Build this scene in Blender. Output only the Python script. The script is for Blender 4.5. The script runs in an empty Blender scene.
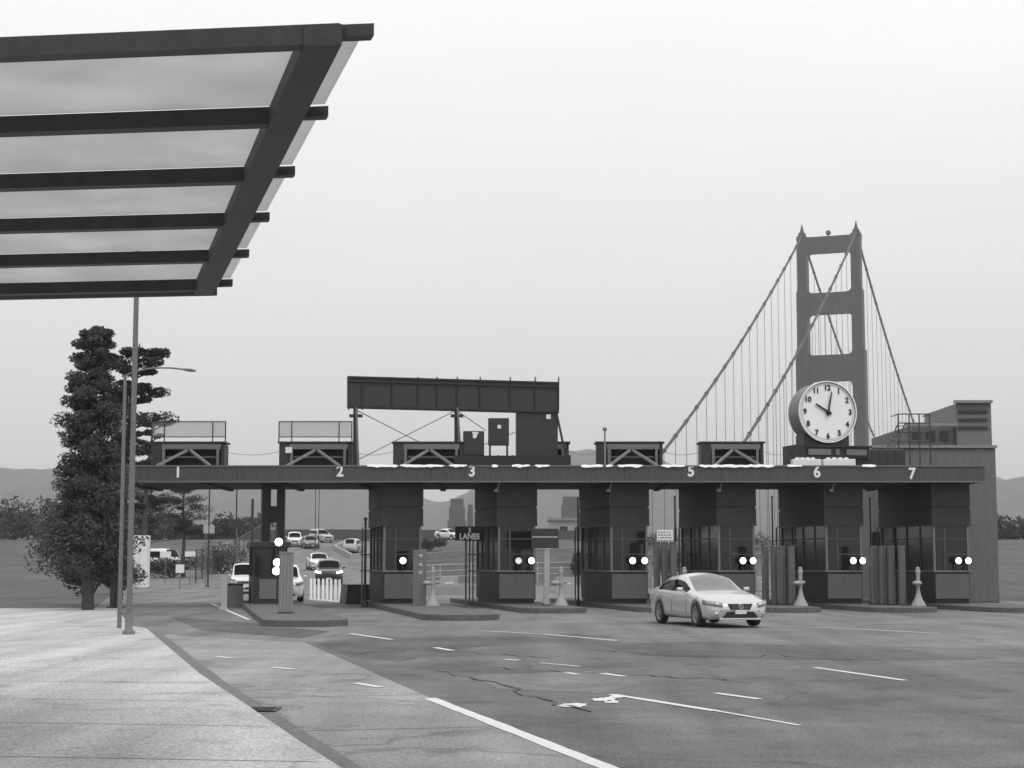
import bpy, bmesh, math, random
from mathutils import Vector, Matrix, noise
random.seed(7)
R = math.radians
SC = bpy.context.scene
COL = SC.collection

# ------------------------------------------------------------------ camera model
F = 1700.0; EYE = 1.75; TP = 178.0 / F
PIT = math.atan(TP); CP = math.cos(PIT); SP = math.sin(PIT)
def ray(px, py):
    a = (px - 512) / F; b = (384 - py) / F
    return Vector((a, CP - b * SP, SP + b * CP))
def P(px, py, Y):                       # point seen at a pixel, at distance Y
    d = ray(px, py); t = Y / d.y
    return Vector((d.x * t, Y, EYE + d.z * t))
PROF = [(-60, 0), (80, 0), (113, .28), (155, 1.1), (205, 3.8), (225, 4.7), (300, 5), (420, 4), (520, -40), (620, -70), (6000, -70)]
def gz(Y):
    for (a, za), (b, zb) in zip(PROF, PROF[1:]):
        if Y <= b:
            t = (Y - a) / (b - a); return za + (zb - za) * t
    return -70
def G(px, py):                          # where the sight line meets the ground
    d = ray(px, py); Y = 5.0
    while Y < 400:
        t = Y / d.y
        if EYE + d.z * t <= gz(Y): break
        Y += .1
    return Vector((d.x * Y / d.y, Y, gz(Y)))
def X(px, Y, z=1.75):
    zc = Y * CP + (z - EYE) * SP
    return (px - 512) / F * zc
def Z(py, Y): return P(512, py, Y).z

# ------------------------------------------------------------------ materials (all neutral greys)
def nod(m):
    m.use_nodes = True; return m.node_tree.nodes, m.node_tree.links
def mat(name, v, rough=.6, metal=0, var=.15, scale=3.0, bump=0, streak=False, emit=0, spec=.5, coat=0):
    m = bpy.data.materials.new(name); N, L = nod(m); b = N['Principled BSDF']
    b.inputs['Roughness'].default_value = rough; b.inputs['Metallic'].default_value = metal
    b.inputs['Specular IOR Level'].default_value = spec
    b.inputs['Coat Weight'].default_value = coat
    tc = N.new('ShaderNodeTexCoord'); mp = N.new('ShaderNodeMapping')
    L.new(tc.outputs['Object'], mp.inputs[0])
    mp.inputs['Scale'].default_value = (scale * (3 if streak else 1), scale * (3 if streak else 1), scale * (.35 if streak else 1))
    n = N.new('ShaderNodeTexNoise'); n.inputs['Detail'].default_value = 6; n.inputs['Roughness'].default_value = .65
    L.new(mp.outputs[0], n.inputs['Vector'])
    r = N.new('ShaderNodeMapRange'); r.inputs[1].default_value = .3; r.inputs[2].default_value = .7
    r.inputs[3].default_value = v * (1 - var); r.inputs[4].default_value = v * (1 + var)
    L.new(n.outputs['Fac'], r.inputs[0]); L.new(r.outputs[0], b.inputs['Base Color'])
    if bump:
        bp = N.new('ShaderNodeBump'); bp.inputs['Strength'].default_value = bump; bp.inputs['Distance'].default_value = .02
        L.new(n.outputs['Fac'], bp.inputs['Height']); L.new(bp.outputs[0], b.inputs['Normal'])
    if emit:
        b.inputs['Emission Color'].default_value = (1, 1, 1, 1); b.inputs['Emission Strength'].default_value = emit
    return m
M = dict(
    fascia=mat('fascia_paint', .058, .55, var=.4, scale=1.2, streak=True),
    soffit=mat('soffit_paint', .03, .8, var=.2),
    dark=mat('dark_steel', .024, .5, var=.3),
    darker=mat('black_steel', .012, .5, var=.3),
    header=mat('header_paint', .024, .65, var=.45, scale=1.5, streak=True),
    boothdark=mat('booth_dark_panel', .02, .6, var=.3, scale=2, streak=True),
    boothpanel=mat('booth_front_panel', .095, .6, var=.18, scale=2, streak=True),
    grey=mat('grey_steel', .22, .5, var=.2, streak=True),
    lgrey=mat('pale_steel', .38, .5, var=.2, streak=True),
    mgrey=mat('mid_grey_steel', .14, .5, var=.25, streak=True),
    white=mat('white_paint', .75, .5, var=.08),
    mark=mat('road_marking_paint', .62, .7, var=.25, scale=6),
    wframe=mat('window_frame_paint', .05, .5, var=.2),
    glass=mat('dark_glass', .012, .08, var=.1),
    clockface=mat('clock_face_white', .8, .35, var=.03),
    clockdrum=mat('clock_drum_paint', .13, .45, var=.2, scale=1),
    black=mat('black_paint', .01, .7, var=.1),
    bridge=mat('bridge_paint', .022, .6, var=.2, scale=.05),
    cable=mat('cable_paint', .035, .6, var=.1, scale=.05),
    lamp=mat('lit_lamp', .9, .4, var=.02, emit=3.0),
    headlamp=mat('lit_headlamp', .9, .2, var=.02, emit=3.0),
    concrete=mat('concrete', .3, .85, var=.2, scale=1.5, bump=.2),
    kerb=mat('kerb_concrete', .1, .85, var=.3, scale=1.5, bump=.3),
    islandtop=mat('island_concrete', .11, .9, var=.3, scale=1.5, bump=.3),
    wood=mat('bark', .06, .9, var=.4, scale=4),
    rubber=mat('tyre_rubber', .02, .8, var=.2),
    rim=mat('alloy_rim', .45, .25, metal=.8, var=.05),
    wallm=mat('building_wall', .13, .8, var=.2, scale=.8, streak=True),
    chrome=mat('chrome', .6, .15, metal=1, var=.02),
    plate=mat('number_plate', .6, .4, var=.05),
    interior=mat('dark_interior', .03, .8, var=.2),
    beam=mat('canopy_beam_paint', .032, .6, var=.25, scale=1.5),
    wall_d=mat('retaining_wall', .07, .85, var=.3, scale=.7, streak=True),
)
def leafmat(name, v):
    m = mat(name, v, .8, var=.5, scale=.9, spec=.2); return m
M['leaf'] = leafmat('dark_foliage', .07); M['leaf2'] = leafmat('pine_foliage', .042); M['leaf3'] = leafmat('shrub_foliage', .06)
def panelmat(name, v, trans, mix=.5):       # translucent sheet
    m = bpy.data.materials.new(name); N, L = nod(m); b = N['Principled BSDF']; out = N['Material Output']
    n = N.new('ShaderNodeTexNoise'); n.inputs['Scale'].default_value = 1.3; n.inputs['Detail'].default_value = 5
    tc = N.new('ShaderNodeTexCoord'); L.new(tc.outputs['Object'], n.inputs['Vector'])
    r = N.new('ShaderNodeMapRange'); r.inputs[1].default_value = .3; r.inputs[2].default_value = .7
    r.inputs[3].default_value = v * .85; r.inputs[4].default_value = v * 1.15
    L.new(n.outputs['Fac'], r.inputs[0]); L.new(r.outputs[0], b.inputs['Base Color'])
    b.inputs['Roughness'].default_value = .5
    t = N.new('ShaderNodeBsdfTranslucent'); r2 = N.new('ShaderNodeMapRange'); r2.inputs[1].default_value = .3; r2.inputs[2].default_value = .7; r2.inputs[3].default_value = trans * .93; r2.inputs[4].default_value = trans * 1.1; L.new(n.outputs['Fac'], r2.inputs[0]); L.new(r2.outputs[0], t.inputs[0])
    mx = N.new('ShaderNodeMixShader'); mx.inputs[0].default_value = mix
    L.new(b.outputs[0], mx.inputs[1]); L.new(t.outputs[0], mx.inputs[2]); L.new(mx.outputs[0], out.inputs[0])
    return m
M['panel'] = panelmat('translucent_roof_sheet', .5, .74, .62)
def meshmat(name, v, op):
    m = bpy.data.materials.new(name); N, L = nod(m); b = N['Principled BSDF']; out = N['Material Output']
    b.inputs['Base Color'].default_value = (v, v, v, 1); b.inputs['Roughness'].default_value = .6
    t = N.new('ShaderNodeBsdfTransparent'); mx = N.new('ShaderNodeMixShader'); mx.inputs[0].default_value = op
    L.new(t.outputs[0], mx.inputs[1]); L.new(b.outputs[0], mx.inputs[2]); L.new(mx.outputs[0], out.inputs[0])
    return m
M['guard'] = meshmat('fine_wire_mesh', .3, .32)
M['fencemesh'] = meshmat('chain_link', .12, .4)
def carpaint(name, v, metal=.35, rough=.3):
    return mat(name, v, rough, metal=metal, var=.04, coat=.6)
M['c_silver'] = carpaint('silver_car_paint', .56, .45); M['c_white'] = carpaint('white_car_paint', .7, 0)
M['c_black'] = carpaint('black_car_paint', .03); M['c_dark'] = carpaint('dark_grey_car_paint', .1); M['c_pale'] = carpaint('pale_grey_car_paint', .42)
M['headglass'] = mat('headlight_glass', .35, .1, metal=.4, var=.5, scale=20)
M['carglass'] = mat('car_window_glass', .006, .04, var=.1, spec=.05)
M['windscreen'] = mat('windscreen_glass', .16, .06, var=.15, scale=2)

# ------------------------------------------------------------------ mesh builder
class MB:
    def __init__(s): s.v = []; s.f = []; s.sm = []
    def add(s, vs, fs, smooth=False):
        o = len(s.v); s.v += [tuple(v) for v in vs]; s.f += [tuple(i + o for i in f) for f in fs]; s.sm += [smooth] * len(fs); return s
    def box(s, x0, x1, y0, y1, z0, z1, T=None):
        vs = [Vector((x, y, z)) for z in (z0, z1) for y in (y0, y1) for x in (x0, x1)]
        if T: vs = [T @ v for v in vs]
        return s.add(vs, [(0, 2, 3, 1), (4, 5, 7, 6), (0, 1, 5, 4), (2, 6, 7, 3), (0, 4, 6, 2), (1, 3, 7, 5)])
    def bevbox(s, x0, x1, y0, y1, z0, z1, b=.02, T=None):
        bm = bmesh.new(); bmesh.ops.create_cube(bm, size=1)
        for v in bm.verts:
            v.co = Vector(((x0 + x1) / 2 + v.co.x * (x1 - x0), (y0 + y1) / 2 + v.co.y * (y1 - y0), (z0 + z1) / 2 + v.co.z * (z1 - z0)))
        bmesh.ops.bevel(bm, geom=bm.edges[:], offset=b, segments=2, affect='EDGES', profile=.5)
        bm.verts.index_update()
        s.add([(T @ v.co) if T else v.co.copy() for v in bm.verts], [[v.index for v in f.verts] for f in bm.faces]); bm.free(); return s
    def tube(s, a, b, r, r2=None, n=8, caps=True):
        a = Vector(a); b = Vector(b); r2 = r if r2 is None else r2
        d = (b - a).normalized(); u = d.orthogonal().normalized(); w = d.cross(u)
        vs = []
        for c, rr in ((a, r), (b, r2)):
            for i in range(n):
                t = 2 * math.pi * i / n; vs.append(c + u * math.cos(t) * rr + w * math.sin(t) * rr)
        fs = [(i, (i + 1) % n, n + (i + 1) % n, n + i) for i in range(n)]
        s.add(vs, fs, n > 5)
        if caps: s.add(vs, [tuple(range(n))[::-1], tuple(range(n, 2 * n))])
        return s
    def path(s, pts, r, n=6):
        for a, b in zip(pts, pts[1:]): s.tube(a, b, r, n=n)
        return s
    def bar(s, a, b, w, h):              # square bar
        a = Vector(a); b = Vector(b); d = (b - a).normalized()
        up = Vector((0, 0, 1)) if abs(d.z) < .95 else Vector((0, 1, 0))
        u = d.cross(up).normalized(); v = u.cross(d).normalized()
        vs = [c + u * w / 2 * i + v * h / 2 * j for c in (a, b) for i, j in ((-1, -1), (1, -1), (1, 1), (-1, 1))]
        return s.add(vs, [(3, 2, 1, 0), (4, 5, 6, 7), (0, 1, 5, 4), (1, 2, 6, 5), (2, 3, 7, 6), (3, 0, 4, 7)])
    def lathe(s, prof, c=(0, 0, 0), n=24, T=None):
        c = Vector(c); vs = []
        for r, z in prof:
            for i in range(n):
                t = 2 * math.pi * i / n; v = Vector((r * math.cos(t), r * math.sin(t), z)) + c; vs.append(T @ v if T else v)
        fs = [(k * n + i, k * n + (i + 1) % n, (k + 1) * n + (i + 1) % n, (k + 1) * n + i) for k in range(len(prof) - 1) for i in range(n)]
        return s.add(vs, fs, True)
    def prism(s, poly, z0, z1):
        n = len(poly); vs = [(x, y, z0) for x, y in poly] + [(x, y, z1) for x, y in poly]
        return s.add(vs, [tuple(range(n))[::-1], tuple(range(n, 2 * n))] + [(i, (i + 1) % n, n + (i + 1) % n, n + i) for i in range(n)])
    def sphere(s, c, r, sz=1, n=12):
        return s.lathe([(max(.001, r * math.sin(math.pi * k / 8)), -r * sz * math.cos(math.pi * k / 8)) for k in range(9)], c, n)
    def build(s, name, m, parent=None, loc=None):
        me = bpy.data.meshes.new(name); me.from_pydata(s.v, [], s.f); me.update()
        for p, k in zip(me.polygons, s.sm): p.use_smooth = k
        me.materials.append(m)
        o = bpy.data.objects.new(name, me); COL.objects.link(o)
        if parent: o.parent = parent
        if loc is not None: o.location = loc
        return o
def tag(o, label=None, cat=None, group=None, kind=None):
    if label: o['label'] = label
    if cat: o['category'] = cat
    if group: o['group'] = group
    if kind: o['kind'] = kind
    return o
def thing(name, label, cat, loc=(0, 0, 0), rz=0, group=None):
    o = bpy.data.objects.new(name, None); COL.objects.link(o); o.empty_display_size = .3
    o.location = loc; o.rotation_euler = (0, 0, rz); return tag(o, label, cat, group)
def clone(o, parent=None):
    c = o.copy(); COL.objects.link(c)
    if parent: c.parent = parent
    for ch in list(o.children): clone(ch, c)
    return c
def text_mesh(txt, size, depth=.02, off=.03):
    cu = bpy.data.curves.new('t', 'FONT'); cu.body = txt; cu.size = size; cu.extrude = depth; cu.align_x = 'CENTER'; cu.align_y = 'CENTER'
    cu.offset = size * (.045 if txt == 'LANES' else off); cu.resolution_u = 3
    o = bpy.data.objects.new('t', cu); COL.objects.link(o)
    dg = bpy.context.evaluated_depsgraph_get(); me = bpy.data.meshes.new_from_object(o.evaluated_get(dg))
    bpy.data.objects.remove(o); bpy.data.curves.remove(cu); return me
def text(name, txt, size, m, parent, loc, rz=0, sx=1, rx=math.pi / 2):
    me = text_mesh(txt, size, .012); me.materials.clear(); me.materials.append(m)
    o = bpy.data.objects.new(name, me); COL.objects.link(o); o.parent = parent
    o.location = loc; o.rotation_euler = (rx, 0, rz); o.scale = (sx, 1, 1); return o
def Zr(a): return Matrix.Rotation(a, 4, 'Z')

# ------------------------------------------------------------------ camera, world, light
cam = bpy.data.cameras.new('camera'); co = bpy.data.objects.new('camera', cam); COL.objects.link(co)
co.location = (0, 0, EYE); co.rotation_euler = (math.pi / 2 + PIT, 0, 0)
cam.sensor_width = 36; cam.lens = F / 1024 * 36; cam.clip_end = 20000; cam.clip_start = .1
SC.camera = co
w = bpy.data.worlds.new('World'); SC.world = w; w.use_nodes = True
N = w.node_tree.nodes; L = w.node_tree.links; bg = N['Background']
sky = N.new('ShaderNodeTexSky'); sky.sky_type = 'NISHITA'; sky.sun_disc = False
SUN_EL, SUN_AZ = 58, 150
sky.sun_elevation = R(SUN_EL); sky.sun_rotation = R(SUN_AZ); sky.dust_density = 4; sky.air_density = 1
bw = N.new('ShaderNodeRGBToBW'); L.new(sky.outputs[0], bw.inputs[0])
tc = N.new('ShaderNodeTexCoord'); sp = N.new('ShaderNodeSeparateXYZ'); L.new(tc.outputs['Generated'], sp.inputs[0])
rmp = N.new('ShaderNodeValToRGB'); L.new(sp.outputs['Z'], rmp.inputs[0])   # overcast: brighter overhead
cr = rmp.color_ramp; cr.elements[0].position = 0; cr.elements[0].color = (.62, .62, .62, 1)
cr.elements[1].position = 1; cr.elements[1].color = (1, 1, 1, 1)
for p_, v_ in ((.04, .64), (.12, .68), (.2, .74), (.32, .86)):
    e = cr.elements.new(p_); e.color = (v_, v_, v_, 1)
ns = N.new('ShaderNodeTexNoise'); ns.inputs['Scale'].default_value = 2.5; ns.inputs['Detail'].default_value = 4
mpp = N.new('ShaderNodeMapping'); mpp.inputs['Scale'].default_value = (1, 1, 4); L.new(tc.outputs['Generated'], mpp.inputs[0]); L.new(mpp.outputs[0], ns.inputs['Vector'])
mr = N.new('ShaderNodeMapRange'); mr.inputs[3].default_value = 9.2; mr.inputs[4].default_value = 10.8; L.new(ns.outputs['Fac'], mr.inputs[0])
mul = N.new('ShaderNodeMath'); mul.operation = 'MULTIPLY'; L.new(rmp.outputs[0], mul.inputs[0]); L.new(mr.outputs[0], mul.inputs[1])
mx = N.new('ShaderNodeMath'); mx.operation = 'MULTIPLY_ADD'; L.new(bw.outputs[0], mx.inputs[0]); mx.inputs[1].default_value = .06; L.new(mul.outputs[0], mx.inputs[2])
L.new(mx.outputs[0], bg.inputs[0]); bg.inputs[1].default_value = .1
sl = bpy.data.lights.new('sun', 'SUN'); sl.energy = .9; sl.angle = R(18); sl.color = (1, 1, 1)
so = bpy.data.objects.new('sun', sl); COL.objects.link(so); so.location = (0, 0, 200)
az = R(SUN_AZ); el = R(SUN_EL)
sd = Vector((math.sin(az) * math.cos(el), math.cos(az) * math.cos(el), math.sin(el)))
so.rotation_euler = (-sd).to_track_quat('-Z', 'Y').to_euler()
SC.view_settings.view_transform = 'Standard'; SC.view_settings.look = 'None'; SC.view_settings.gamma = 1
SC.view_settings.exposure = 0.3; SC.view_settings.use_curve_mapping = False
SC.cycles.transparent_max_bounces = 12

# ------------------------------------------------------------------ ground
def groundmat(name, v, scale=.25, var=.18, cracks=.35, tyre=.0):
    m = bpy.data.materials.new(name); N, L = nod(m); b = N['Principled BSDF']; b.inputs['Roughness'].default_value = .85
    b.inputs['Specular IOR Level'].default_value = .3
    tc = N.new('ShaderNodeTexCoord')
    n1 = N.new('ShaderNodeTexNoise'); n1.inputs['Scale'].default_value = scale; n1.inputs['Detail'].default_value = 8; n1.inputs['Roughness'].default_value = .7
    n2 = N.new('ShaderNodeTexNoise'); n2.inputs['Scale'].default_value = 14; n2.inputs['Detail'].default_value = 4
    mp = N.new('ShaderNodeMapping'); mp.inputs['Rotation'].default_value = (0, 0, R(-10)); mp.inputs['Scale'].default_value = (1.4, .12, 1)
    n3 = N.new('ShaderNodeTexNoise'); n3.inputs['Scale'].default_value = .8; n3.inputs['Detail'].default_value = 5
    L.new(tc.outputs['Object'], mp.inputs[0]); L.new(mp.outputs[0], n3.inputs['Vector'])
    for n in (n1, n2): L.new(tc.outputs['Object'], n.inputs['Vector'])
    def mrng(src, lo, hi, a=.3, c=.7):
        r = N.new('ShaderNodeMapRange'); r.inputs[1].default_value = a; r.inputs[2].default_value = c; r.inputs[3].default_value = lo; r.inputs[4].default_value = hi
        L.new(src, r.inputs[0]); return r.outputs[0]
    def mult(a, c):
        q = N.new('ShaderNodeMath'); q.operation = 'MULTIPLY'; L.new(a, q.inputs[0]); L.new(c, q.inputs[1]); return q.outputs[0]
    col = mult(mult(mrng(n1.outputs['Fac'], v * (1 - var), v * (1 + var)), mrng(n2.outputs['Fac'], .86, 1.14)), mrng(n3.outputs['Fac'], .76, 1.2))
    n4 = N.new('ShaderNodeTexNoise'); n4.inputs['Scale'].default_value = 30; n4.inputs['Detail'].default_value = 3; L.new(tc.outputs['Object'], n4.inputs['Vector'])
    col = mult(col, mrng(n4.outputs['Fac'], .6, 1.4))
    n5 = N.new('ShaderNodeTexNoise'); n5.inputs['Scale'].default_value = 1.1; n5.inputs['Detail'].default_value = 3; L.new(tc.outputs['Object'], n5.inputs['Vector'])
    col = mult(col, mrng(n5.outputs['Fac'], .6, 1.0, .24, .4))
    vo = N.new('ShaderNodeTexVoronoi'); vo.feature = 'DISTANCE_TO_EDGE'; vo.inputs['Scale'].default_value = .17
    dn = N.new('ShaderNodeTexNoise'); dn.inputs['Scale'].default_value = .7; dn.inputs['Detail'].default_value = 5
    L.new(tc.outputs['Object'], dn.inputs['Vector'])
    ad = N.new('ShaderNodeVectorMath'); ad.operation = 'MULTIPLY_ADD'; ad.inputs[1].default_value = (2.5, 2.5, 0)
    L.new(dn.outputs['Color'], ad.inputs[0]); L.new(tc.outputs['Object'], ad.inputs[2]); L.new(ad.outputs[0], vo.inputs['Vector'])
    col = mult(col, mrng(vo.outputs['Distance'], 1 - cracks, 1, 0, .012))
    L.new(col, b.inputs['Base Color'])
    bp = N.new('ShaderNodeBump'); bp.inputs['Strength'].default_value = .35; bp.inputs['Distance'].default_value = .02
    L.new(n2.outputs['Fac'], bp.inputs['Height']); L.new(bp.outputs[0], b.inputs['Normal'])
    return m
M['g_base'] = groundmat('plaza_pavement', .165, .25, .26); M['g_dark'] = groundmat('dark_asphalt', .125, .3, .38)
M['g_conc'] = groundmat('concrete_lanes', .25, .3, .22); M['g_walk'] = groundmat('sidewalk_concrete', .42, .5, .12, .2)
M['g_earth'] = groundmat('roadside_earth', .08, .1, .3, 0)
def sheet(name, m, dz, xs0, xs1, ys):
    b = MB(); vs = []; fs = []
    for i, y in enumerate(ys):
        x0 = xs0(y) if callable(xs0) else xs0; x1 = xs1(y) if callable(xs1) else xs1
        vs += [(x0, y, gz(y) + dz), (x1, y, gz(y) + dz)]
        if i: fs.append((2 * i - 2, 2 * i - 1, 2 * i + 1, 2 * i))
    return tag(b.add(vs, fs).build(name, m), kind='structure')
ys = [-60, 0, 40, 80, 90, 100, 113, 125, 140, 155, 170, 190, 205, 215, 225, 260, 300, 360, 420, 460, 520, 560, 620]
sheet('ground', M['g_earth'], -.02, -4000, 4000, ys + [6000])
sheet('road', M['g_base'], 0, lambda y: X(60, max(y, 20), 0) if y < 80 else X(105 + (y - 80) * .9, y, 0), lambda y: 60 if y < 80 else max(X(392 + max(0, 120 - y) * 14, y), -20), [-10] + ys[1:14])
def flat(name, poly, m, dz=.004, kind='structure'):
    pts = [G(*p) for p in poly]; b = MB()
    return tag(b.add([(p.x, p.y, p.z + dz) for p in pts], [tuple(range(len(pts)))]).build(name, m), kind=kind)
# concrete lanes (left) and the newer dark asphalt (right)
flat('pavement', [(146, 634), (305, 643), (430, 698), (609, 770), (700, 800), (900, 1200), (800, 1200), (420, 842), (300, 758), (243, 715), (200, 684)], M['g_conc'])
flat('road_patch', [(305, 643), (365, 637.5), (480, 634), (540, 632.5), (640, 638), (760, 643), (1100, 652), (1500, 665), (1500, 1200), (905, 1200), (702, 800), (609, 770), (430, 698)], M['g_dark'])
# sidewalk with kerb at left
sw = [G(*p) for p in [(146, 634), (200, 684), (243, 715), (300, 758), (420, 842), (800, 1200)]]
b = MB(); poly = [(p.x, p.y) for p in sw] + [(-14, sw[-1].y), (-30, 34), (-30, 60), (X(118, 60, 0), 60), (X(128, 44, 0), 44)]
b.prism(poly, -.01, .14); tag(b.build('sidewalk', M['g_walk']), kind='structure')
b = MB()
for a, c in zip(sw, sw[1:]):
    d = (c - a).normalized(); n_ = Vector((-d.y, d.x, 0)) * .38
    if n_.x < 0: n_ = -n_
    b.add([(a.x, a.y, .009), (c.x, c.y, .009), (c.x + n_.x, c.y + n_.y, .009), (a.x + n_.x, a.y + n_.y, .009)], [(0, 1, 2, 3)])
M['gutter'] = mat('gutter_stain', .13, .8, var=.3, scale=1)
tag(b.build('gutter', M['gutter']), kind='structure')
b = MB(); p = G(253, 711); b.box(p.x - .3, p.x + .3, p.y - .28, p.y + .28, .0, .022)
for k in range(5): b.box(p.x - .25, p.x + .25, p.y - .24 + k * .1, p.y - .2 + k * .1, .021, .03)
tag(b.build('drain_grate', M['darker']), 'dark iron drain grate in the gutter beside the sidewalk', 'drain grate')
# painted markings
def line(a, c, wpx_a, wpx_b=None, dz=.009):
    wpx_b = wpx_b or wpx_a
    A0 = G(a[0], a[1]); B0 = G(c[0], c[1]); d = (B0 - A0); d.z = 0; d.normalize(); n = Vector((-d.y, d.x, 0))
    return [(A0 + n * wpx_a / 2), (A0 - n * wpx_a / 2), (B0 - n * wpx_b / 2), (B0 + n * wpx_b / 2)]
LN = [((430, 699), (606, 769), .17), ((606, 769), (800, 846), .17), ((612, 695), (716, 712), .14), ((716, 712), (800, 727), .07), ((716, 694), (760, 700), .12),
      ((815, 668), (905, 681), .12), ((545, 634.5), (617, 641), .14), ((350, 634), (392, 640), .14), ((435, 648), (452, 651), .14), ((505, 660), (520, 661), .14),
      ((540, 663.5), (580, 667), .08), ((602, 674), (625, 677), .14), ((215, 657), (232, 658.5), .14), ((272, 668), (293, 670), .14), ((355, 684), (380, 688), .14),
      ((155, 627), (300, 628), .04), ((480, 631), (545, 634.5), .12), ((760, 626), (850, 629), .12), ((850, 629), (940, 634), .12), ((566, 673), (578, 675), .1),
      ((212, 604), (249, 620), .12), ((392, 596), (388, 580), .1)]
b = MB()
for i, (a, c, wd) in enumerate(LN):
    q = line(a, c, wd); zz = .009 + .0007 * (i % 5)
    # worn edges: break the stripe into uneven pieces
    n = max(2, int((q[0] - q[3]).length / .35)); prev = None
    for k in range(n + 1):
        t = k / n; l = q[0].lerp(q[3], t); r_ = q[1].lerp(q[2], t); j = random.uniform(-.06, .06) * wd
        dv = (l - r_).normalized(); l = l + dv * j; r_ = r_ + dv * random.uniform(-.06, .06) * wd
        l.z = gz(l.y) + zz; r_.z = gz(r_.y) + zz
        if prev: b.add([prev[0], prev[1], r_, l], [(0, 1, 2, 3)])
        prev = (l, r_)
for cx, cy, rx, ry in ((573, 706.5, 18, 2.2), (605, 700.5, 12, 2.4), (617, 697.5, 9, 1.6), (612, 703, 8, 1.3)):   # worn paint blotches
    pts = []
    for k in range(18):
        t = 2 * math.pi * k / 18; s_ = random.uniform(.7, 1.1); p = G(cx + rx * s_ * math.cos(t), cy + ry * s_ * math.sin(t)); pts.append((p.x, p.y, .0125))
    b.add(pts, [tuple(range(18))])
tag(b.build('road_markings', M['mark']), kind='structure')
# dark sealed cracks and skid marks
M['tar'] = mat('tar_seal', .05, .6, var=.3, scale=2)
b = MB()
for pts in ([(490, 668), (560, 672), (640, 676), (700, 679), (760, 684)], [(350, 655), (420, 650), (500, 655), (560, 660)], [(590, 650), (650, 655), (700, 657), (780, 656), (850, 662)], [(440, 671), (500, 685), (540, 700), (600, 715)]):
    gp = [G(*p) for p in pts]; fine = []
    for a, c in zip(gp, gp[1:]):
        for k in range(6): fine.append(a.lerp(c, k / 6) + Vector((random.uniform(-.1, .1), random.uniform(-.25, .25), 0)))
    for a, c in zip(fine, fine[1:]):
        d = (c - a).normalized(); n = Vector((-d.y, d.x, 0)) * random.uniform(.015, .035)
        b.add([(a + n).to_tuple()[:2] + (.0165,), (a - n).to_tuple()[:2] + (.0165,), (c - n).to_tuple()[:2] + (.0165,), (c + n).to_tuple()[:2] + (.0165,)], [(0, 1, 2, 3)])
tag(b.build('crack_seal', M['tar']), kind='structure')
M['patch_a'] = groundmat('old_asphalt_patch', .095, .5, .3); M['patch_b'] = groundmat('pale_asphalt_patch', .16, .5, .3)
flat('road_patch', [(318, 644), (400, 638.5), (520, 636), (560, 640), (470, 648), (400, 662), (352, 658)], M['patch_a'], .0065)
flat('road_patch', [(600, 645), (690, 642), (905, 650), (980, 660), (790, 660), (640, 656)], M['patch_a'], .0065)
flat('road_patch', [(470, 676), (590, 672), (640, 684), (600, 694), (500, 690)], M['patch_b'], .0065)
flat('road_patch', [(170, 617), (240, 622), (330, 632), (300, 638), (200, 630)], M['patch_a'], .0065)
# concrete joints in the left lanes and the sidewalk
b = MB(); d1 = (G(430, 699) - G(305, 643)).normalized(); d1 = Vector((d1.x, d1.y, 0)); n1 = Vector((-d1.y, d1.x, 0))
if n1.x > 0: n1 = -n1
st = G(305, 643); 
for k in range(-6, 3):
    p = st - d1 * (k * 4.6) * -1; q = p + n1 * 8
for k in range(0, 7):
    p = st + d1 * (k * 4.5 + 1.5); q = p + n1 * (4.4 if k < 6 else 3.2); dd = d1 * .012
    b.add([(p - dd).to_tuple()[:2] + (.0075,), (p + dd).to_tuple()[:2] + (.0075,), (q + dd).to_tuple()[:2] + (.0075,), (q - dd).to_tuple()[:2] + (.0075,)], [(0, 1, 2, 3)])
for k in range(9):
    y0 = 14 + k * 3.0; x1s = next((a.x + (c.x - a.x) * (y0 - a.y) / (c.y - a.y) for a, c in zip(sw, sw[1:]) if c.y <= y0 <= a.y), sw[0].x) - .12; y1 = y0
    b.add([(x1s - 7, y0 + 1.0, .1425), (x1s - 7, y0 + 1.02, .1425), (x1s, y0 + .02, .1425), (x1s, y0, .1425)], [(0, 1, 2, 3)])
tag(b.build('pavement_joints', M['tar']), kind='structure')
# water, far beyond the plaza
wm = mat('strait_water', .1, .2, var=.1, scale=.01)
tag(MB().add([(-6000, 560, -66), (6000, 560, -66), (6000, 6000, -66), (-6000, 6000, -66)], [(0, 1, 2, 3)]).build('water', wm), kind='structure')

# ------------------------------------------------------------------ hills
hp = [(-300, 480), (60, 474), (200, 478), (300, 482), (370, 491), (400, 502), (425, 508), (445, 507), (462, 500), (478, 491), (520, 473), (570, 461), (600, 457), (630, 455), (650, 458), (680, 468), (720, 476), (780, 480), (880, 478), (1100, 484), (1400, 470)]
def hy(px):
    for (a, ya), (c, yc) in zip(hp, hp[1:]):
        if px <= c:
            t = (px - a) / (c - a); return ya + (yc - ya) * (t * t * (3 - 2 * t))
    return 470
b = MB(); nx, ny = 260, 26; vs = []; fs = []
D0, D1 = 1500, 2900
for j in range(ny + 1):
    t = j / ny; Y = D0 + (D1 - D0) * t
    for i in range(nx + 1):
        px = -300 + 1700 * i / nx; top = P(px, hy(px), D1).z + 66; x = X(px, Y)
        e = math.sin(t * math.pi / 2) ** .8
        h = top * e + (noise.fractal(Vector((x * .006, Y * .006, 1)), 1, 2, 5) * 32) * math.sin(t * math.pi) + noise.fractal(Vector((x * .02, Y * .02, 1)), 1, 2, 4) * 3 * t
        vs.append((x, Y, -66.5 + h - (4 if j == 0 else 0)))
k = nx + 1
fs = [(j * k + i, j * k + i + 1, (j + 1) * k + i + 1, (j + 1) * k + i) for j in range(ny) for i in range(nx)]
b.add(vs, fs, True)
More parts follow.
